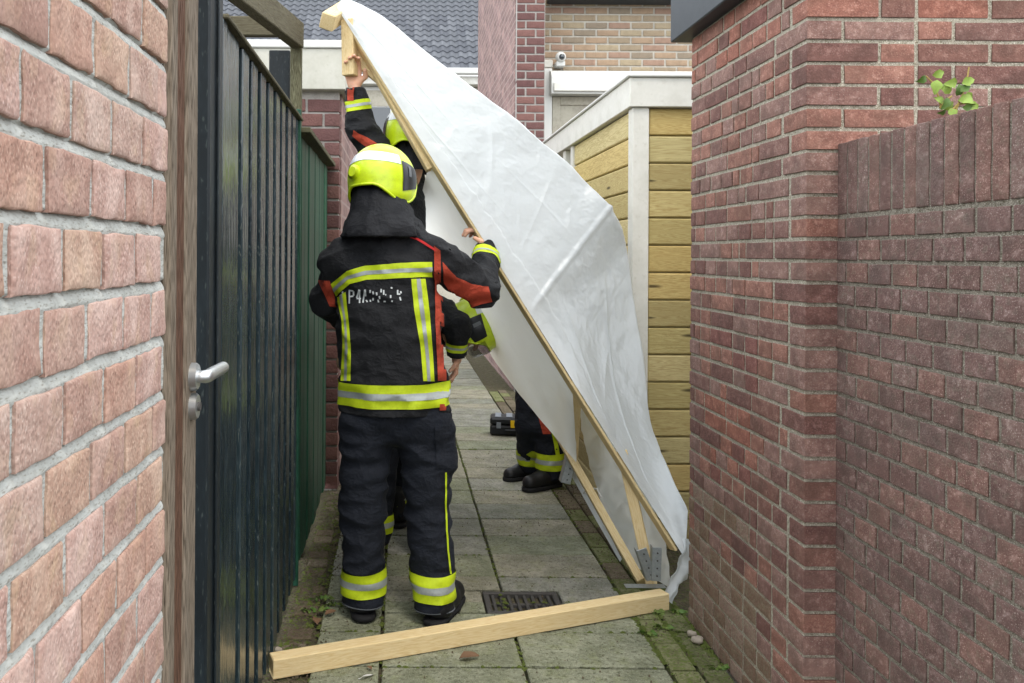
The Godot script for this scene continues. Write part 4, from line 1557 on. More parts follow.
func build_small() -> void:
	# street drain
	var c := Vector3(0.5275, 0, -3.5925)
	var d := thing("street_drain", "small slotted iron drain grate set between the paving tiles", "drain", "", c)
	block(d, "sump", Vector3(-0.15, -0.2, -0.105), Vector3(0.15, -0.06, 0.105), M.iron_dark, 0.002)
	for s in [-1.0, 1.0]:
		block(d, "frame_bar", Vector3(-0.16, -0.05, 0.1 * s - 0.012), Vector3(0.16, -0.003, 0.1 * s + 0.012), M.iron, 0.003)
		block(d, "frame_bar", Vector3(0.148 * s - 0.012, -0.05, -0.087), Vector3(0.148 * s + 0.012, -0.003, 0.087), M.iron, 0.003)
	for i in 8:
		var x := -0.119 + i * 0.034
		obj(d, "grate_bar", box_mesh(Vector3(0.015, 0.035, 0.174), 0.003), M.iron, Transform3D(Basis(), Vector3(x, -0.026, 0)))
	block(d, "cross_bar", Vector3(-0.13, -0.045, -0.008), Vector3(0.13, -0.012, 0.008), M.iron, 0.002)

	# tool case
	var k := 1.46 / 181.0
	var p := P(494, 436, k)
	var t := thing("tool_case", "small black tool case with a yellow badge lying on the paving", "case", "", Vector3(p.x + 0.15, 0.0, p.z - 0.1))
	t.rotation.y = -0.12
	block(t, "base", Vector3(-0.17, 0.008, -0.1), Vector3(0.17, 0.085, 0.1), M.case, 0.012)
	block(t, "lid", Vector3(-0.17, 0.089, -0.1), Vector3(0.17, 0.15, 0.1), M.case, 0.016)
	for i in 3:
		block(t, "lid_rib", Vector3(-0.13 + i * 0.09, 0.15, -0.085), Vector3(-0.08 + i * 0.09, 0.157, 0.085), M.case_grey, 0.003)
	block(t, "badge", Vector3(-0.005, 0.07, 0.1), Vector3(0.055, 0.13, 0.104), M.case_yellow, 0.002)
	for x in [-0.1, 0.1]:
		block(t, "latch", Vector3(x - 0.018, 0.065, 0.1), Vector3(x + 0.018, 0.112, 0.107), M.case_grey, 0.002)
	block(t, "handle", Vector3(-0.05, 0.045, 0.1), Vector3(0.05, 0.06, 0.125), M.case, 0.006)

	# plant on the garden wall
	var q := Vector3(1.36, 1.785, -2.1)
	var o := q
	var pl := thing("wall_plant", "young leafy climber sprouting from the top of the garden wall", "plant", "", q)
	var kk := 2.1 / F
	var tips := [[[942, 110], [938, 96], [934, 84], [926, 76]], [[955, 112], [962, 96], [967, 80], [969, 67]], [[950, 112], [958, 104], [970, 103]], [[940, 108], [946, 100], [952, 96]]]
	for s in tips:
		var pts := []
		var rr := []
		for i in s.size():
			pts.append(P(s[i][0], s[i][1], kk) - o)
			rr.append(0.003 - i * 0.0005)
		var st := begin()
		tube(st, pts, rr, 6)
		obj(pl, "stem", st.commit(), M.stem)
	var leaves := [[926, 77, 11, 205], [932, 75, 12, 15], [937, 80, 14, 262], [957, 82, 13, 190], [962, 84, 12, 20], [952, 90, 13, 170], [958, 100, 17, 345], [953, 102, 14, 205], [948, 98, 13, 240], [960, 92, 11, 30], [950, 108, 12, 285], [966, 104, 13, 330], [943, 103, 10, 150], [956, 96, 12, 75], [946, 110, 9, 200], [962, 108, 10, 10], [967, 92, 8, 300], [949, 94, 10, 120]]
	for i in leaves.size():
		var l = leaves[i]
		obj(pl, "leaf", leaf_mesh(l[2] * kk * 1.08, 0.68, i), any([M.leaf, M.leaf, M.leaf_dark]), Transform3D(Basis(Vector3(0, 0, 1), deg_to_rad(l[3])) * Basis(Vector3(1, 0, 0), rng.randf_range(-0.7, 0.7)), P(l[0], l[1], kk + rng.randf_range(-0.02, 0.02) / F) - o))

	# dry leaves on the paving
	for l in [[459, 661, 18, "curled brown leaf lying on the paving in front of the beam", 0.3], [318, 627, 14, "brown leaf among the weeds by the black fence, nearest the beam", 1.9], [325, 618, 12, "brown leaf in the weeds behind the other leaf", 0.8], [372, 672, 8, "small pale leaf lying before the left end of the beam", 2.4]]:
		var kg: float = 1.46 / (l[1] - 255.0)
		var g := P(l[0], l[1], kg)
		var lf := obj(self, "dry_leaf", leaf_mesh(l[2] * kg * 1.2, 0.5, 3, 0.12), M.dry, Transform3D(Basis(Vector3.UP, l[4]) * Basis(Vector3(1, 0, 0), -PI / 2 + 0.12), Vector3(g.x, 0.009, g.z)))
		tag(lf, l[3], "leaf", "fallen leaves on the paving")
	var wr := thing("paper_scrap", "crumpled white scrap lying at the bottom edge before the beam", "litter", "", Vector3(P(364, 677, 1.46 / 422.0).x, 0.004, P(364, 677, 1.46 / 422.0).z))
	obj(wr, "scrap", sheet_mesh([Vector3(-0.02, 0, 0.02), Vector3(0.0, 0.008, 0.015), Vector3(0.03, 0.0, -0.012)], [Vector3(-0.012, 0.004, 0.03), Vector3(0.01, 0.012, 0.025), Vector3(0.036, 0.004, -0.004)], 10, 6, func(u, v, _p): return sin(u * 7 + v * 3) * 0.002), M.white_clean)

	# weeds: tufts of narrow leaves
	var spots := [[312, 612, 16, "weeds between soil and tile by the black fence"], [322, 600, 12, "weeds on the soil behind the brown leaves"], [334, 606, 9, "sprig of weed beside the left boot of the firefighter"], [648, 633, 10, "weed sprig in the joint near the red-brown wall"], [662, 628, 11, "weed tuft on the mossy setts by the red-brown wall"], [655, 612, 9, "weed tuft under the right end of the beam"], [678, 612, 8, "weed tuft at the foot of the plastic sheet"], [716, 668, 9, "weed tuft at the foot of the red-brown wall"]]
	for s in spots:
		var kg: float = 1.46 / (s[1] - 255.0)
		var g := P(s[0], s[1], kg)
		var wd := thing("weed", s[3], "weed", "weeds in the paving joints", Vector3(g.x, -0.004, g.z))
		for i in int(s[2] * 1.6):
			var a := rng.randf() * TAU
			var rr: float = rng.randf() * s[2] * kg * 0.8
			obj(wd, "leaf", leaf_mesh(rng.randf_range(0.016, 0.034), 0.5, i % 4), any([M.weed, M.leaf_dark, M.weed]), Transform3D(Basis(Vector3.UP, a) * Basis(Vector3(1, 0, 0), rng.randf_range(-1.35, -0.5)), Vector3(cos(a) * rr, rng.randf_range(0.004, 0.014), sin(a) * rr * 0.8)))
	# moss cushions in the joints
	var st := begin()
	for i in 2600:
		var x := 0.0
		var z := 0.0
		if rng.randf() < 0.34:
			x = rng.randf_range(0.93, 1.15)
			z = -rng.randf_range(3.05, 3.75)
			x = any([0.96, 1.065, 1.155]) + rng.randf_range(-0.014, 0.014)
		elif rng.randf() < 0.4:
			x = any([-0.06, 0.45, -0.31, 0.96]) + rng.randf_range(-0.009, 0.009)
			z = -rng.randf_range(2.9, 7.0)
		elif rng.randf() < 0.5:
			x = rng.randf_range(-0.3, 0.95)
			z = -(3.02 + 0.283 * rng.randi_range(0, 12)) + rng.randf_range(-0.008, 0.008)
		else:
			x = -rng.randf_range(0.33, 0.44)
			z = -rng.randf_range(3.0, 5.2)
		var r := rng.randf_range(0.004, 0.012)
		var c2 := Vector3(x, -0.004, z)
		var ring := []
		for j in 6:
			var a := TAU * j / 6
			ring.append(c2 + Vector3(cos(a) * r * rng.randf_range(0.7, 1.3), 0, sin(a) * r * rng.randf_range(0.7, 1.3)))
		for j in 6:
			poly(st, [ring[j], ring[(j + 1) % 6], c2 + Vector3(0, r * 0.6, 0)], c2 - Vector3(0, 0.02, 0))
	var ms := obj(self, "moss", st.commit(), M.moss)
	ms.set_meta("kind", "stuff")
	tag(ms, "small cushions of moss in the joints of the paving", "moss")
	# grit and crumbs of soil along the edges
	st = begin()
	for i in 2200:
		var x := 0.0
		var z := -rng.randf_range(2.9, 6.5)
		var pickd := rng.randf()
		if pickd < 0.55:
			x = rng.randf_range(-0.44, -0.27)
		elif pickd < 0.8:
			x = rng.randf_range(0.95, 1.15)
		else:
			x = rng.randf_range(-0.3, 0.95)
		var r := rng.randf_range(0.0012, 0.0045)
		var c2 := Vector3(x, 0.003, z)
		var top := c2 + Vector3(0, r, 0)
		var ring := []
		for j in 4:
			var a := TAU * j / 4 + i
			ring.append(c2 + Vector3(cos(a) * r * rng.randf_range(0.7, 1.5), -0.004, sin(a) * r * rng.randf_range(0.7, 1.5)))
		for j in 4:
			poly(st, [ring[j], ring[(j + 1) % 4], top], c2 - Vector3(0, 0.02, 0))
	var gr := obj(self, "grit", st.commit(), M.clinker[1])
	gr.set_meta("kind", "stuff")
	tag(gr, "fine grit and soil crumbs scattered over the paving edges", "grit")
	# pebbles by the wall foot
	for s in [[692, 634, 5, "pale pebble at the foot of the red-brown wall, nearest the sheet"], [697, 641, 6, "larger pale pebble at the foot of the red-brown wall"], [703, 638, 4, "small dark pebble against the red-brown wall"], [279, 652, 4, "white pebble under the end of the beam by the fence"]]:
		var kg: float = 1.46 / (s[1] - 255.0)
		var g := P(s[0], s[1], kg)
		var r: float = s[2] * kg
		var f := field([[Vector3(-r * 0.4, r * 0.55, 0), Vector3(r * 0.4, r * 0.5, r * 0.3), r * 0.6, r * 0.5]], r * 0.25, r * 0.2, [], r * 0.3, 40.0)
		tag(obj(self, "pebble", field_mesh(f), M.stone, Transform3D(Basis(), Vector3(minf(g.x, 1.15), 0.0, g.z))), s[3], "pebble", "pebbles along the walls")

func leaf_mesh(l: float, wr: float, sd: int, curl := 0.15) -> ArrayMesh:      # lies in xy, tip along +x
	var vs := PackedVector3Array()
	var ix := PackedInt32Array()
	var n := 6
	for i in n + 1:
		var t := float(i) / n
		var hw := l * wr * 0.5 * sin(pow(t, 0.7) * PI) * (1.0 + 0.15 * sin(i * 2.3 + sd))
		for s in [-1.0, 0.0, 1.0]:
			vs.append(Vector3(t * l, s * hw, absf(s) * hw * 0.35 + sin(t * PI) * l * curl + sin(t * 4.0 + sd + s) * l * 0.05))
	for i in n:
		for s in 2:
			var a := i * 3 + s
			ix.append_array([a, a + 3, a + 4, a, a + 4, a + 1])
	return commit(vs, ix)

# ------------------------------------------------------------------ the firefighters
func V(x: float, y: float) -> Vector2:
	return Vector2(x, y)

func tape(parent: Node, f: Field, ea: Array, eb: Array, nu: int) -> void:
	patch(parent, "reflective_stripe", f, ea, eb, nu, 4, 0.003, M.yellow_tape)
	patch(parent, "silver_tape", f, ea, eb, nu, 2, 0.0045, M.silver_tape, 0.36, 0.64)

func build_firefighter_front() -> void:
	var d0 := 3.45
	var q := func(x: float, y: float, dd: float) -> Vector3: return D(x, y, d0 + dd)
	var w := thing("person", "firefighter seen from behind, one hand on the white plastic frame", "person", "firefighters in dark kit and yellow helmets")
	# body under the clothes
	var vs := PackedVector3Array()
	var ix := PackedInt32Array()
	var sh_l: Vector3 = q.call(346, 262, 0.02)
	var sh_r: Vector3 = q.call(430, 260, 0.02)
	var el_l: Vector3 = q.call(328, 300, 0.12)
	var wr_l: Vector3 = q.call(352, 326, 0.38)
	var el_r: Vector3 = q.call(481, 290, 0.12)
	var wr_r: Vector3 = q.call(486, 250, 0.40)
	var lf := P(363, 616, 1.46 / 361.0)
	var rf := P(438, 621, 1.46 / 366.0)
	var body := [[q.call(392, 410, 0), q.call(388, 285, 0), 0.13, 0.14, Vector3(1, 1, 0.7)], [sh_l, sh_r, 0.05, 0.05], [q.call(386, 240, 0), q.call(384, 190, 0.03), 0.055, 0.055],
		[sh_l, el_l, 0.05, 0.04], [el_l, wr_l, 0.04, 0.028], [sh_r, el_r, 0.05, 0.04], [el_r, wr_r, 0.04, 0.028],
		[q.call(370, 425, 0), q.call(362, 510, 0), 0.085, 0.06], [q.call(362, 510, 0), lf + Vector3(0, 0.1, -0.02), 0.06, 0.042], [q.call(420, 425, 0), q.call(428, 510, 0), 0.085, 0.06], [q.call(428, 510, 0), rf + Vector3(0, 0.1, -0.02), 0.06, 0.042]]
	field(body, 0.018, 0.04).into(vs, ix)
	var look := Vector3(0.35, -0.05, -1).normalized()
	head(vs, ix, q.call(383, 183, 0.04), look, Vector3.UP)
	var fwd := (Vector3(-0.4, 0.9, -0.1)).normalized()
	var thumb := Vector3(-0.25, 0.1, 0.95)
	thumb = (thumb - fwd * thumb.dot(fwd)).normalized()
	var palm := fwd.cross(thumb).normalized()
	if palm.x > 0.0:
		palm = -palm
	hand(vs, ix, wr_r + Vector3(0.02, -0.004, -0.012), fwd, palm, thumb, 0.72)
	hand(vs, ix, wr_l, Vector3(0.3, -0.1, -1).normalized(), Vector3(0, -1, 0), Vector3(0.9, 0, 0.3).normalized(), 0.4)
	obj(w, "body", commit(vs, ix), M.skin)
	# jacket
	var hem := D(392, 411, d0).y
	var jb := [[q.call(395, 412, 0), q.call(391, 330, 0.0), 0.222, 0.208, Vector3(1, 1, 0.66)], [q.call(391, 330, 0), q.call(387, 272, 0.005), 0.208, 0.2, Vector3(1, 1, 0.68)],
		[q.call(346, 260, 0.01), q.call(428, 256, 0.01), 0.088, 0.092], [q.call(370, 236, 0.01), q.call(404, 234, 0.01), 0.085, 0.085],
		[q.call(338, 262, 0.02), el_l, 0.078, 0.064], [el_l, wr_l, 0.068, 0.05], [q.call(437, 260, 0.02), el_r, 0.088, 0.072], [el_r, q.call(487, 252, 0.385), 0.07, 0.052]]
	var wa: Vector3 = (wr_r - el_r).normalized()
	var jf := field(jb, 0.008, 0.03, [[Vector3(0, hem, 0), Vector3(0, -1, 0)], [q.call(486, 247, 0.40), wa]], 0.036, 4.2, Vector3(0.9, 1.6, 1.0), 3)
	var jk := obj(w, "jacket", field_mesh(jf), M.jacket)
	# trousers
	var top := hem + 0.05
	var tb := [[q.call(375, 415, 0), q.call(418, 415, 0), 0.128, 0.13, Vector3(1, 1, 0.9)], [q.call(366, 425, 0), q.call(363, 510, 0.0), 0.108, 0.094], [q.call(363, 510, 0), lf + Vector3(0, -0.05, -0.01), 0.094, 0.08],
		[q.call(424, 425, 0), q.call(428, 510, 0.0), 0.108, 0.094], [q.call(428, 510, 0), rf + Vector3(-0.005, -0.05, -0.01), 0.094, 0.08], [q.call(444, 430, -0.01), q.call(446, 464, -0.01), 0.046, 0.044]]
	var tf := field(tb, 0.008, 0.02, [[Vector3(0, top, 0), Vector3(0, 1, 0)], [Vector3(0, 0.045, 0), Vector3(0, -1, 0)]], 0.026, 4.4, Vector3(0.8, 1.7, 0.8), 8)
	var tr := obj(w, "trousers", field_mesh(tf), M.trousers)
	boot(w, lf + Vector3(0, 0, 0.0), lf + Vector3(-0.03, 0, -0.2), lf + Vector3(0, 0.16, -0.02))
	boot(w, rf + Vector3(0.0, 0, 0.0), rf + Vector3(0.075, 0, -0.19), rf + Vector3(0, 0.16, -0.02))
	# helmet and neck flap
	helmet(w, q.call(382, 181, 0.04), Vector3(0.62, -0.12, -1).normalized(), Vector3(-0.1, 1, 0.02).normalized())
	var rings := []
	for r in [[380, 176, 18, 0.08, 0.04], [379, 184, 22, 0.094, 0.03], [379, 192, 25.5, 0.11, 0.02], [380, 202, 28.5, 0.125, 0.01], [381, 210, 31, 0.13, 0.005], [381, 216, 33, 0.136, 0.0], [381, 222, 36, 0.15, -0.005], [381, 229, 38.5, 0.162, -0.005], [381.5, 236, 40, 0.17, -0.005], [381.5, 238, 39, 0.164, 0.0], [381.5, 233, 34, 0.14, 0.0]]:
		rings.append([q.call(r[0], r[1], r[4]), r[2] * d0 / F, r[3]])
	flap(w, rings, M.flap, 6)
	# jacket trim
	tape(jk, jf, [V(331, 284), V(347, 271), V(365, 266), V(400, 263), V(432, 262)], [V(336, 296), V(350, 284), V(366, 280), V(400, 278), V(432, 277)], 36)
	tape(jk, jf, [V(411, 279), V(414, 310), V(420, 345), V(423, 381)], [V(425, 279), V(429, 310), V(432, 345), V(434, 381)], 26)
	tape(jk, jf, [V(337, 297), V(342, 320), V(343, 345), V(341, 381)], [V(346, 292), V(349, 320), V(351, 345), V(351, 381)], 26)
	var wb := D(393, 403, d0)
	var wt := D(393, 380, d0)
	stripes(jk, jf, wb, wt, 0.34, 90, 0.0055)
	patch(jk, "orange_panel", jf, [V(434, 246), V(433.5, 280), V(435, 330), V(437, 380)], [V(440, 250), V(441, 290), V(443.5, 330), V(445.5, 380)], 30, 4, 0.0055, M.orange)
	patch(jk, "orange_panel", jf, [V(442, 262), V(456, 277), V(472, 284), V(488, 287)], [V(444, 282), V(456, 300), V(472, 307), V(492, 301)], 24, 8, 0.0055, M.orange)
	patch(jk, "orange_panel", jf, [V(319, 280), V(324, 292), V(330, 306)], [V(330, 280), V(334, 292), V(336, 306)], 12, 4, 0.0055, M.orange)
	patch(jk, "orange_panel", jf, [V(439, 404), V(439, 410)], [V(445, 404), V(445, 410)], 4, 3, 0.0055, M.orange)
	patch(jk, "red_piping", jf, [V(402, 233), V(418, 238), V(436, 249)], [V(401, 235), V(417, 240), V(435, 251)], 20, 1, 0.006, M.red_piping)
	patch(jk, "hem_trim", jf, [V(340, 403.5), V(365, 405), V(410, 405), V(438, 404)], [V(340, 405), V(365, 406.5), V(410, 406.5), V(438, 405.5)], 30, 1, 0.002, M.black)
	var c0: Vector3 = el_r.lerp(wr_r, 0.66)
	var c1: Vector3 = el_r.lerp(wr_r, 0.9)
	stripes(jk, jf, c0, c1, 0.13, 36)
	# lettering on the back: half-lost reflective letters
	var lt := pivot(jk, "lettering")
	var x0 := 343.0
	var y0 := 290.0
	var glyphs := [
		[[0, 0.1, 0, 0.25], [0, 0.75, 0, 0.9]],
		[[0, 0, 0, 1], [0, 0.05, 0.8, 0.08], [0.85, 0.1, 0.85, 0.42], [0.1, 0.5, 0.8, 0.46]],
		[[0.1, 0.62, 0.6, 0.02], [0.1, 0.66, 0.95, 0.66], [0.68, 0.05, 0.68, 1.0]],
		[[0.0, 1.0, 0.4, 0.05], [0.45, 0.05, 0.55, 0.5], [0.62, 0.8, 0.9, 0.95]],
		[[0.1, 0.1, 0.1, 0.3], [0.6, 0.2, 0.8, 0.4], [0.15, 0.8, 0.15, 0.95], [0.7, 0.65, 0.7, 0.85]],
		[[0.0, 0.3, 0.1, 0.5], [0.35, 0.8, 0.45, 1.0], [0.6, 0.55, 0.7, 0.75], [0.95, 0.05, 0.9, 0.3]],
		[[0.1, 0.15, 0.1, 0.5], [0.1, 0.95, 0.5, 0.95], [0.4, 0.5, 0.6, 0.5]],
		[[0.15, 0.0, 0.5, 0.05], [0.15, 0.55, 0.15, 0.75], [0.3, 0.95, 0.6, 0.98]],
		[[0.2, 0.2, 0.2, 0.55], [0.3, 0.5, 0.7, 0.5], [0.75, 0.3, 0.9, 0.45], [0.6, 0.7, 0.8, 0.95]]]
	for i in glyphs.size():
		for s in glyphs[i]:
			var gx := x0 + i * 6.7
			var gy := y0 + i * -0.35
			var a := V(gx + s[0] * 5.0, gy + s[1] * 14.0)
			var b := V(gx + s[2] * 5.0, gy + s[3] * 14.0)
			var nrm := (b - a).orthogonal().normalized() * 0.75
			patch(lt, "stroke", jf, [a + nrm, b + nrm], [a - nrm, b - nrm], 4, 1, 0.0025, M.lettering)
	# trouser trim
	for leg in [[q.call(363, 510, 0), lf], [q.call(428, 510, 0), rf]]:
		var a: Vector3 = Vector3(leg[1].x, 0.095, leg[1].z - 0.01)
		var b := Vector3(leg[1].x, 0.195, leg[1].z - 0.005)
		stripes(tr, tf, a, b, 0.16, 40, 0.006)
		band(tr, "hem_binding", tf, Vector3(a.x, 0.052, a.z), Vector3(a.x, 0.056, a.z), 0.16, 0.002, M.grey_plastic, 32, 1)
	patch(tr, "yellow_piping", tf, [V(444, 472), V(444, 510), V(446, 550), V(449, 574)], [V(445.6, 472), V(445.6, 510), V(447.6, 550), V(450.6, 574)], 30, 1, 0.007, M.yellow_tape)
	patch(tr, "pocket", tf, [V(434, 424), V(435, 445), V(436, 468)], [V(452, 424), V(453, 445), V(452, 468)], 14, 8, 0.007, M.trousers)

func build_firefighter_reaching() -> void:
	var d0 := 4.16
	var q := func(x: float, y: float, dd: float) -> Vector3: return D(x, y, d0 + dd)
	var w := thing("person", "firefighter behind, arm raised to hold the top of the white frame", "person", "firefighters in dark kit and yellow helmets")
	var vs := PackedVector3Array()
	var ix := PackedInt32Array()
	var sh_l: Vector3 = q.call(386, 166, -0.06)
	var sh_r: Vector3 = q.call(408, 174, 0.16)
	var el_l: Vector3 = q.call(361, 127, -0.1)
	var wr_l: Vector3 = q.call(355, 88, -0.12)
	var el_r: Vector3 = q.call(404, 240, 0.22)
	var wr_r: Vector3 = q.call(392, 285, 0.1)
	var lf := Vector3(q.call(374, 400, 0).x, 0, -d0)
	var rf := Vector3(q.call(430, 400, 0).x, 0, -d0)
	var hip: Vector3 = q.call(398, 340, 0.03)
	var kl := lf.lerp(q.call(388, 340, 0), 0.52)
	var kr := rf.lerp(q.call(420, 340, 0), 0.52)
	var body := [[hip, q.call(400, 190, 0.05), 0.13, 0.14, Vector3(0.7, 1, 1)], [sh_l, sh_r, 0.055, 0.055], [q.call(412, 170, 0), q.call(412, 135, 0), 0.055, 0.055], [sh_l, el_l, 0.05, 0.042], [el_l, wr_l, 0.042, 0.03], [sh_r, el_r, 0.05, 0.042], [el_r, wr_r, 0.042, 0.03],
		[q.call(390, 345, 0), kl, 0.085, 0.06], [kl, lf + Vector3(0, 0.1, 0), 0.06, 0.045], [q.call(420, 345, 0), kr, 0.085, 0.06], [kr, rf + Vector3(0, 0.1, 0), 0.06, 0.045]]
	field(body, 0.02, 0.04).into(vs, ix)
	var look := Vector3(-0.12, 0.1, -1.0).normalized()
	head(vs, ix, q.call(411, 138, 0), look, Vector3(0.1, 1, 0.2).normalized())
	hand(vs, ix, wr_l + Vector3(0, -0.005, 0), Vector3(-0.12, 0.96, 0.05).normalized(), Vector3(0.1, 0.0, 0.99).normalized(), Vector3(0.9, 0.1, -0.1).normalized(), 0.55)
	hand(vs, ix, wr_r, Vector3(-0.4, -0.5, 0.6).normalized(), Vector3(-0.6, 0.3, 0.3).normalized(), Vector3(0.2, 0.8, 0.5).normalized(), 0.4)
	obj(w, "body", commit(vs, ix), M.skin)
	var hem := 0.93
	var jb := [[q.call(398, 355, 0.03), q.call(400, 205, 0.05), 0.2, 0.19, Vector3(0.66, 1, 1)], [q.call(390, 178, 0), q.call(408, 182, 0.1), 0.09, 0.09], [sh_l, el_l, 0.085, 0.066], [el_l, wr_l, 0.066, 0.05], [sh_r, el_r, 0.085, 0.07], [el_r, wr_r, 0.07, 0.052]]
	var jf := field(jb, 0.0125, 0.035, [[Vector3(0, hem, 0), Vector3(0, -1, 0)], [wr_l, (wr_l - el_l).normalized()], ], 0.03, 6.0, Vector3(1, 1.4, 1), 5)
	var jk := obj(w, "jacket", field_mesh(jf), M.jacket)
	stripes(jk, jf, el_l.lerp(wr_l, 0.42), el_l.lerp(wr_l, 0.68), 0.13, 32)
	patch(jk, "orange_panel", jf, [V(349, 82), V(348, 94), V(348, 101)], [V(355, 84), V(354, 94), V(354, 101)], 10, 4, 0.0055, M.orange)
	patch(jk, "orange_panel", jf, [V(354, 130), V(364, 136), V(374, 142), V(386, 150)], [V(353, 136), V(363, 144), V(374, 152), V(384, 158)], 16, 4, 0.0055, M.orange)
	stripes(jk, jf, q.call(405, 335, 0), q.call(405, 318, 0), 0.33, 48)
	var tb := [[q.call(388, 345, 0), q.call(420, 345, 0), 0.12, 0.12], [q.call(390, 350, 0), kl, 0.11, 0.09], [kl, lf + Vector3(0, -0.04, 0), 0.09, 0.08], [q.call(420, 350, 0), kr, 0.11, 0.09], [kr, rf + Vector3(0, -0.04, 0), 0.09, 0.08]]
	var tf := field(tb, 0.016, 0.03, [[Vector3(0, hem + 0.06, 0), Vector3(0, 1, 0)], [Vector3(0, 0.05, 0), Vector3(0, -1, 0)]], 0.02, 5.0)
	var tr := obj(w, "trousers", field_mesh(tf), M.trousers)
	for f in [lf, rf]:
		stripes(tr, tf, f + Vector3(0, 0.11, 0), f + Vector3(0, 0.2, 0), 0.16, 32)
		boot(w, f, f + Vector3(-0.03, 0, -0.2), f + Vector3(0, 0.16, -0.01))
	helmet(w, q.call(411, 133, 0), look, Vector3(0.12, 1, 0.25).normalized())
	var rings := []
	for r in [[411, 134, 22, 0.105], [411, 144, 24, 0.112], [411, 154, 26, 0.12], [411, 164, 30, 0.135], [411, 172, 33, 0.15], [411, 171, 29, 0.13]]:
		rings.append([q.call(r[0], r[1], 0.02), r[2] * d0 / F, r[3]])
	flap(w, rings, M.flap, 9)

func build_firefighter_bending() -> void:
	var d0 := 4.62
	var q := func(x: float, y: float, dd: float) -> Vector3: return D(x, y, d0 + dd)
	var w := thing("person", "firefighter bending down, yellow helmet against the inner plastic sheet", "person", "firefighters in dark kit and yellow helmets")
	var vs := PackedVector3Array()
	var ix := PackedInt32Array()
	var sh_l: Vector3 = q.call(388, 326, 0.12)
	var sh_r: Vector3 = q.call(440, 314, -0.04)
	var el_l: Vector3 = q.call(345, 362, 0.1)
	var wr_l: Vector3 = q.call(380, 392, 0.35)
	var el_r: Vector3 = q.call(458, 326, -0.16)
	var wr_r: Vector3 = q.call(457, 356, -0.12)
	var lf := P(360, 522, 1.46 / 267.0)
	var rf := P(398, 525, 1.46 / 270.0)
	var hl: Vector3 = q.call(374, 412, 0)
	var hr: Vector3 = q.call(404, 412, 0)
	var kl := hl.lerp(lf, 0.5) + Vector3(-0.01, 0, -0.08)
	var kr := hr.lerp(rf, 0.5) + Vector3(0.0, 0, -0.08)
	var body := [[q.call(390, 408, 0), q.call(414, 335, 0.1), 0.13, 0.14, Vector3(1, 1, 0.75)], [sh_l, sh_r, 0.055, 0.055], [q.call(430, 322, 0.1), q.call(462, 324, 0.08), 0.055, 0.055], [sh_l, el_l, 0.05, 0.042], [el_l, wr_l, 0.042, 0.03], [sh_r, el_r, 0.05, 0.042], [el_r, wr_r, 0.042, 0.03],
		[hl, kl, 0.085, 0.06], [kl, lf + Vector3(0, 0.1, 0), 0.06, 0.045], [hr, kr, 0.085, 0.06], [kr, rf + Vector3(0, 0.1, 0), 0.06, 0.045]]
	field(body, 0.02, 0.04).into(vs, ix)
	var upv := Vector3(0.88, 0.45, 0.1).normalized()
	var look := Vector3(0.4, -0.88, 0.12)
	look = (look - upv * look.dot(upv)).normalized()
	head(vs, ix, q.call(470, 328, 0.06), look, upv)
	hand(vs, ix, wr_r, Vector3(-0.1, -0.95, 0.1).normalized(), Vector3(-0.9, 0.1, 0.2).normalized(), Vector3(0, 0, 1), 0.45)
	hand(vs, ix, wr_l, Vector3(0.4, -0.5, -0.7).normalized(), Vector3(0, -0.8, 0.5).normalized(), Vector3(0.9, 0.3, 0.3).normalized(), 0.4)
	obj(w, "body", commit(vs, ix), M.skin)
	var jb := [[q.call(389, 408, 0), q.call(412, 345, 0.08), 0.2, 0.19, Vector3(1, 1, 0.75)], [sh_l, sh_r, 0.09, 0.09], [sh_l, el_l, 0.085, 0.07], [el_l, wr_l, 0.068, 0.05], [sh_r, el_r, 0.085, 0.066], [el_r, wr_r, 0.064, 0.05]]
	var jf := field(jb, 0.0125, 0.035, [[q.call(386, 428, 0), Vector3(-0.2, -1, 0).normalized()], [wr_r, (wr_r - el_r).normalized()]], 0.03, 6.0, Vector3(1, 1.2, 1), 15)
	var jk := obj(w, "jacket", field_mesh(jf), M.jacket)
	stripes(jk, jf, sh_l.lerp(el_l, 0.6), sh_l.lerp(el_l, 0.85), 0.15, 32)
	patch(jk, "orange_panel", jf, [V(331, 356), V(332, 368), V(336, 380)], [V(342, 358), V(344, 370), V(348, 384)], 10, 6, 0.0055, M.orange)
	stripes(jk, jf, el_r.lerp(wr_r, 0.55), el_r.lerp(wr_r, 0.8), 0.13, 28)
	var tb := [[hl, hr, 0.125, 0.125], [hl, kl, 0.115, 0.092], [kl, lf + Vector3(0, -0.04, 0), 0.092, 0.08], [hr, kr, 0.115, 0.092], [kr, rf + Vector3(0, -0.04, 0), 0.092, 0.08]]
	var tf := field(tb, 0.014, 0.03, [[Vector3(0, 0.05, 0), Vector3(0, -1, 0)]], 0.02, 5.0)
	var tr := obj(w, "trousers", field_mesh(tf), M.trousers)
	for f in [lf, rf]:
		stripes(tr, tf, f + Vector3(0, 0.11, -0.01), f + Vector3(0, 0.2, -0.015), 0.16, 32)
		boot(w, f, f + Vector3(0.0, 0, -0.2), f + Vector3(0, 0.16, -0.01))
	patch(tr, "orange_stripe", tf, [V(387, 470), V(387, 490), V(387, 512)], [V(392, 470), V(392, 490), V(391.5, 512)], 12, 2, 0.006, M.orange)
	patch(tr, "yellow_piping", tf, [V(402, 436), V(404, 455), V(408, 482)], [V(405, 436), V(407, 455), V(411, 482)], 16, 1, 0.004, M.yellow_tape)
	helmet(w, q.call(475, 326, 0.0), look, upv)

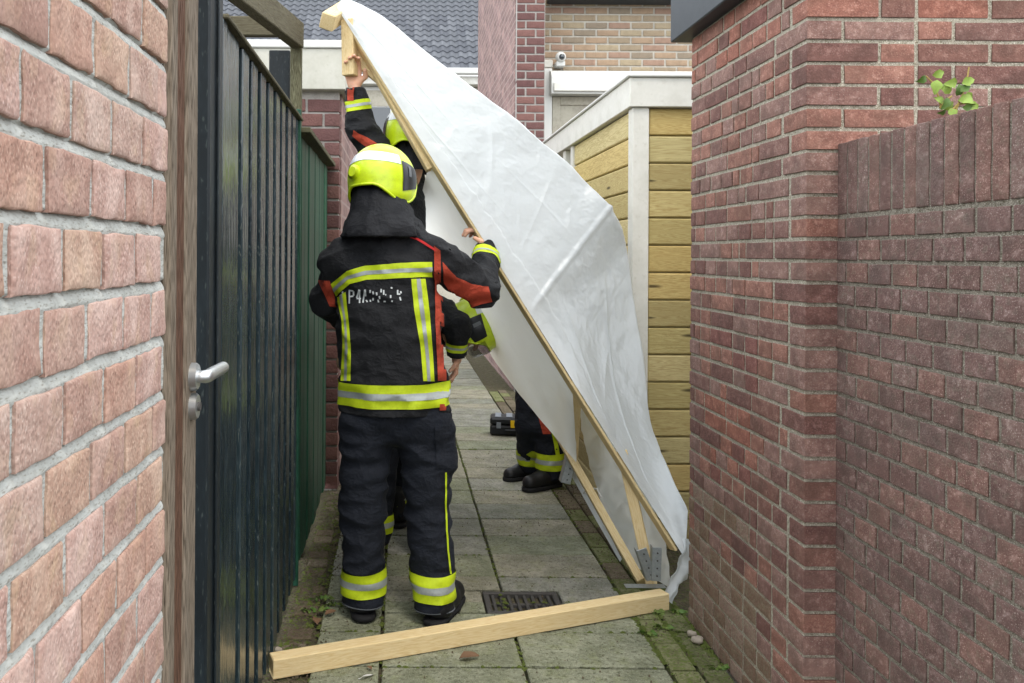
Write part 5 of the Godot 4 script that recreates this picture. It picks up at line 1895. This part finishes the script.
func build_firefighter_beyond() -> void:
	var d0 := 5.42
	var q := func(x: float, y: float, dd: float) -> Vector3: return D(x, y, d0 + dd)
	var w := thing("person", "firefighter mostly hidden by the sheet, only dark trousers and boots showing", "person", "firefighters in dark kit and yellow helmets")
	var vs := PackedVector3Array()
	var ix := PackedInt32Array()
	var lf := P(531, 478, 1.46 / 221.0)
	var rf := P(551, 486, 1.46 / 231.0)
	var hl: Vector3 = q.call(532, 372, 0.1)
	var hr: Vector3 = q.call(554, 372, 0.05)
	var kl: Vector3 = q.call(531, 425, 0.04)
	var kr: Vector3 = q.call(549, 428, 0.0)
	var sh_l: Vector3 = q.call(524, 256, 0.15)
	var sh_r: Vector3 = q.call(572, 256, 0.1)
	var el_l: Vector3 = q.call(524, 305, 0.12)
	var wr_l: Vector3 = q.call(542, 340, -0.0)
	var el_r: Vector3 = q.call(585, 300, 0.1)
	var wr_r: Vector3 = q.call(572, 335, 0.0)
	var body := [[q.call(544, 365, 0.08), q.call(548, 265, 0.12), 0.13, 0.14, Vector3(1, 1, 0.7)], [sh_l, sh_r, 0.055, 0.055], [q.call(548, 250, 0.12), q.call(548, 225, 0.12), 0.055, 0.055], [sh_l, el_l, 0.05, 0.042], [el_l, wr_l, 0.042, 0.03], [sh_r, el_r, 0.05, 0.042], [el_r, wr_r, 0.042, 0.03],
		[hl, kl, 0.085, 0.06], [kl, lf + Vector3(0, 0.1, 0), 0.06, 0.045], [hr, kr, 0.085, 0.06], [kr, rf + Vector3(0, 0.1, 0), 0.06, 0.045]]
	field(body, 0.022, 0.04).into(vs, ix)
	var look := Vector3(-0.6, -0.2, 0.7).normalized()
	head(vs, ix, q.call(548, 212, 0.12), look, Vector3.UP)
	hand(vs, ix, wr_l, Vector3(0.1, -0.9, 0.3).normalized(), Vector3(0.9, 0.1, 0.1).normalized(), Vector3(0.1, 0.2, 0.9).normalized(), 0.4)
	hand(vs, ix, wr_r, Vector3(-0.1, -0.9, 0.3).normalized(), Vector3(-0.9, 0.1, 0.1).normalized(), Vector3(0.1, 0.2, 0.9).normalized(), 0.4)
	obj(w, "body", commit(vs, ix), M.skin)
	var jb := [[q.call(546, 370, 0.08), q.call(548, 280, 0.12), 0.2, 0.19, Vector3(1, 1, 0.7)], [sh_l, sh_r, 0.09, 0.09], [sh_l, el_l, 0.085, 0.07], [el_l, wr_l, 0.068, 0.05], [sh_r, el_r, 0.085, 0.07], [el_r, wr_r, 0.068, 0.05]]
	var jf := field(jb, 0.016, 0.035, [[Vector3(0, 0.72, 0), Vector3(0, -1, 0)]], 0.02, 6.0)
	var jk := obj(w, "jacket", field_mesh(jf), M.jacket)
	band(jk, "silver_tape", jf, q.call(534, 383, 0.08), q.call(534, 378, 0.08), 0.33, 0.004, M.silver_tape, 36, 1)
	var tb := [[hl, hr, 0.125, 0.125], [hl, kl, 0.115, 0.096], [kl, lf + Vector3(0, -0.04, 0), 0.096, 0.084], [hr, kr, 0.115, 0.096], [kr, rf + Vector3(0, -0.04, 0), 0.096, 0.084]]
	var tf := field(tb, 0.013, 0.03, [[Vector3(0, 0.05, 0), Vector3(0, -1, 0)]], 0.022, 5.0, Vector3(1, 1.5, 1), 4)
	var tr := obj(w, "trousers", field_mesh(tf), M.trousers)
	for f in [lf, rf]:
		stripes(tr, tf, f + Vector3(0, 0.11, -0.01), f + Vector3(0, 0.21, -0.01), 0.17, 36)
		boot(w, f, f + Vector3(-0.15, 0, 0.1), f + Vector3(0, 0.16, -0.01))
	patch(tr, "orange_patch", tf, [V(534, 402), V(538, 415), V(543, 434)], [V(541, 402), V(546, 415), V(551, 434)], 14, 4, 0.003, M.orange)
	patch(tr, "yellow_piping", tf, [V(551, 430), V(554, 445), V(557, 466)], [V(555, 430), V(558, 445), V(561, 466)], 14, 1, 0.004, M.yellow_tape)
	helmet(w, q.call(548, 208, 0.12), look, Vector3.UP)

func _ready() -> void:
	rng.seed = 20240
	# ---- camera
	var cam := Camera3D.new()
	cam.name = "camera"
	cam.projection = Camera3D.PROJECTION_FRUSTUM
	cam.near = 0.1
	cam.far = 400.0
	cam.size = 683.0 / F * 0.1
	cam.frustum_offset = Vector2((512.0 - VX) / F, -(341.5 - VY) / F) * 0.1
	cam.position = Vector3(0, H, 0)
	cam.rotation.z = ROLL
	add_child(cam)
	cam.make_current()
	# ---- overcast sky and a very soft sun
	var env := Environment.new()
	env.background_mode = Environment.BG_SKY
	var sm := ProceduralSkyMaterial.new()
	sm.sky_top_color = Color(0.88, 0.9, 0.925)
	sm.sky_horizon_color = Color(0.91, 0.92, 0.93)
	sm.sky_curve = 0.2
	sm.ground_bottom_color = Color(0.3, 0.3, 0.28)
	sm.ground_horizon_color = Color(0.6, 0.6, 0.6)
	sm.sun_angle_max = 0.0
	var sky := Sky.new()
	sky.sky_material = sm
	env.sky = sky
	env.background_energy_multiplier = 1.0
	env.tonemap_mode = Environment.TONE_MAPPER_LINEAR
	env.tonemap_exposure = 4.0
	env.sdfgi_enabled = true
	env.ssao_enabled = true
	env.ssil_enabled = true
	var we := WorldEnvironment.new()
	we.name = "environment"
	we.environment = env
	add_child(we)
	var sun := DirectionalLight3D.new()
	sun.name = "sun"
	sun.light_energy = 0.15
	sun.light_angular_distance = 20.0
	sun.light_color = Color(1.0, 0.97, 0.93)
	sun.shadow_enabled = true
	sun.rotation_degrees = Vector3(-62, 24, 0)
	add_child(sun)
	make_materials()
	build_ground()
	build_left_house()
	build_fences()
	build_left_outhouse()
	build_outbuilding()
	build_shed()
	build_far_houses()
	build_frame()
	build_small()
	build_firefighter_front()
	build_firefighter_reaching()
	build_firefighter_bending()
	build_firefighter_beyond()
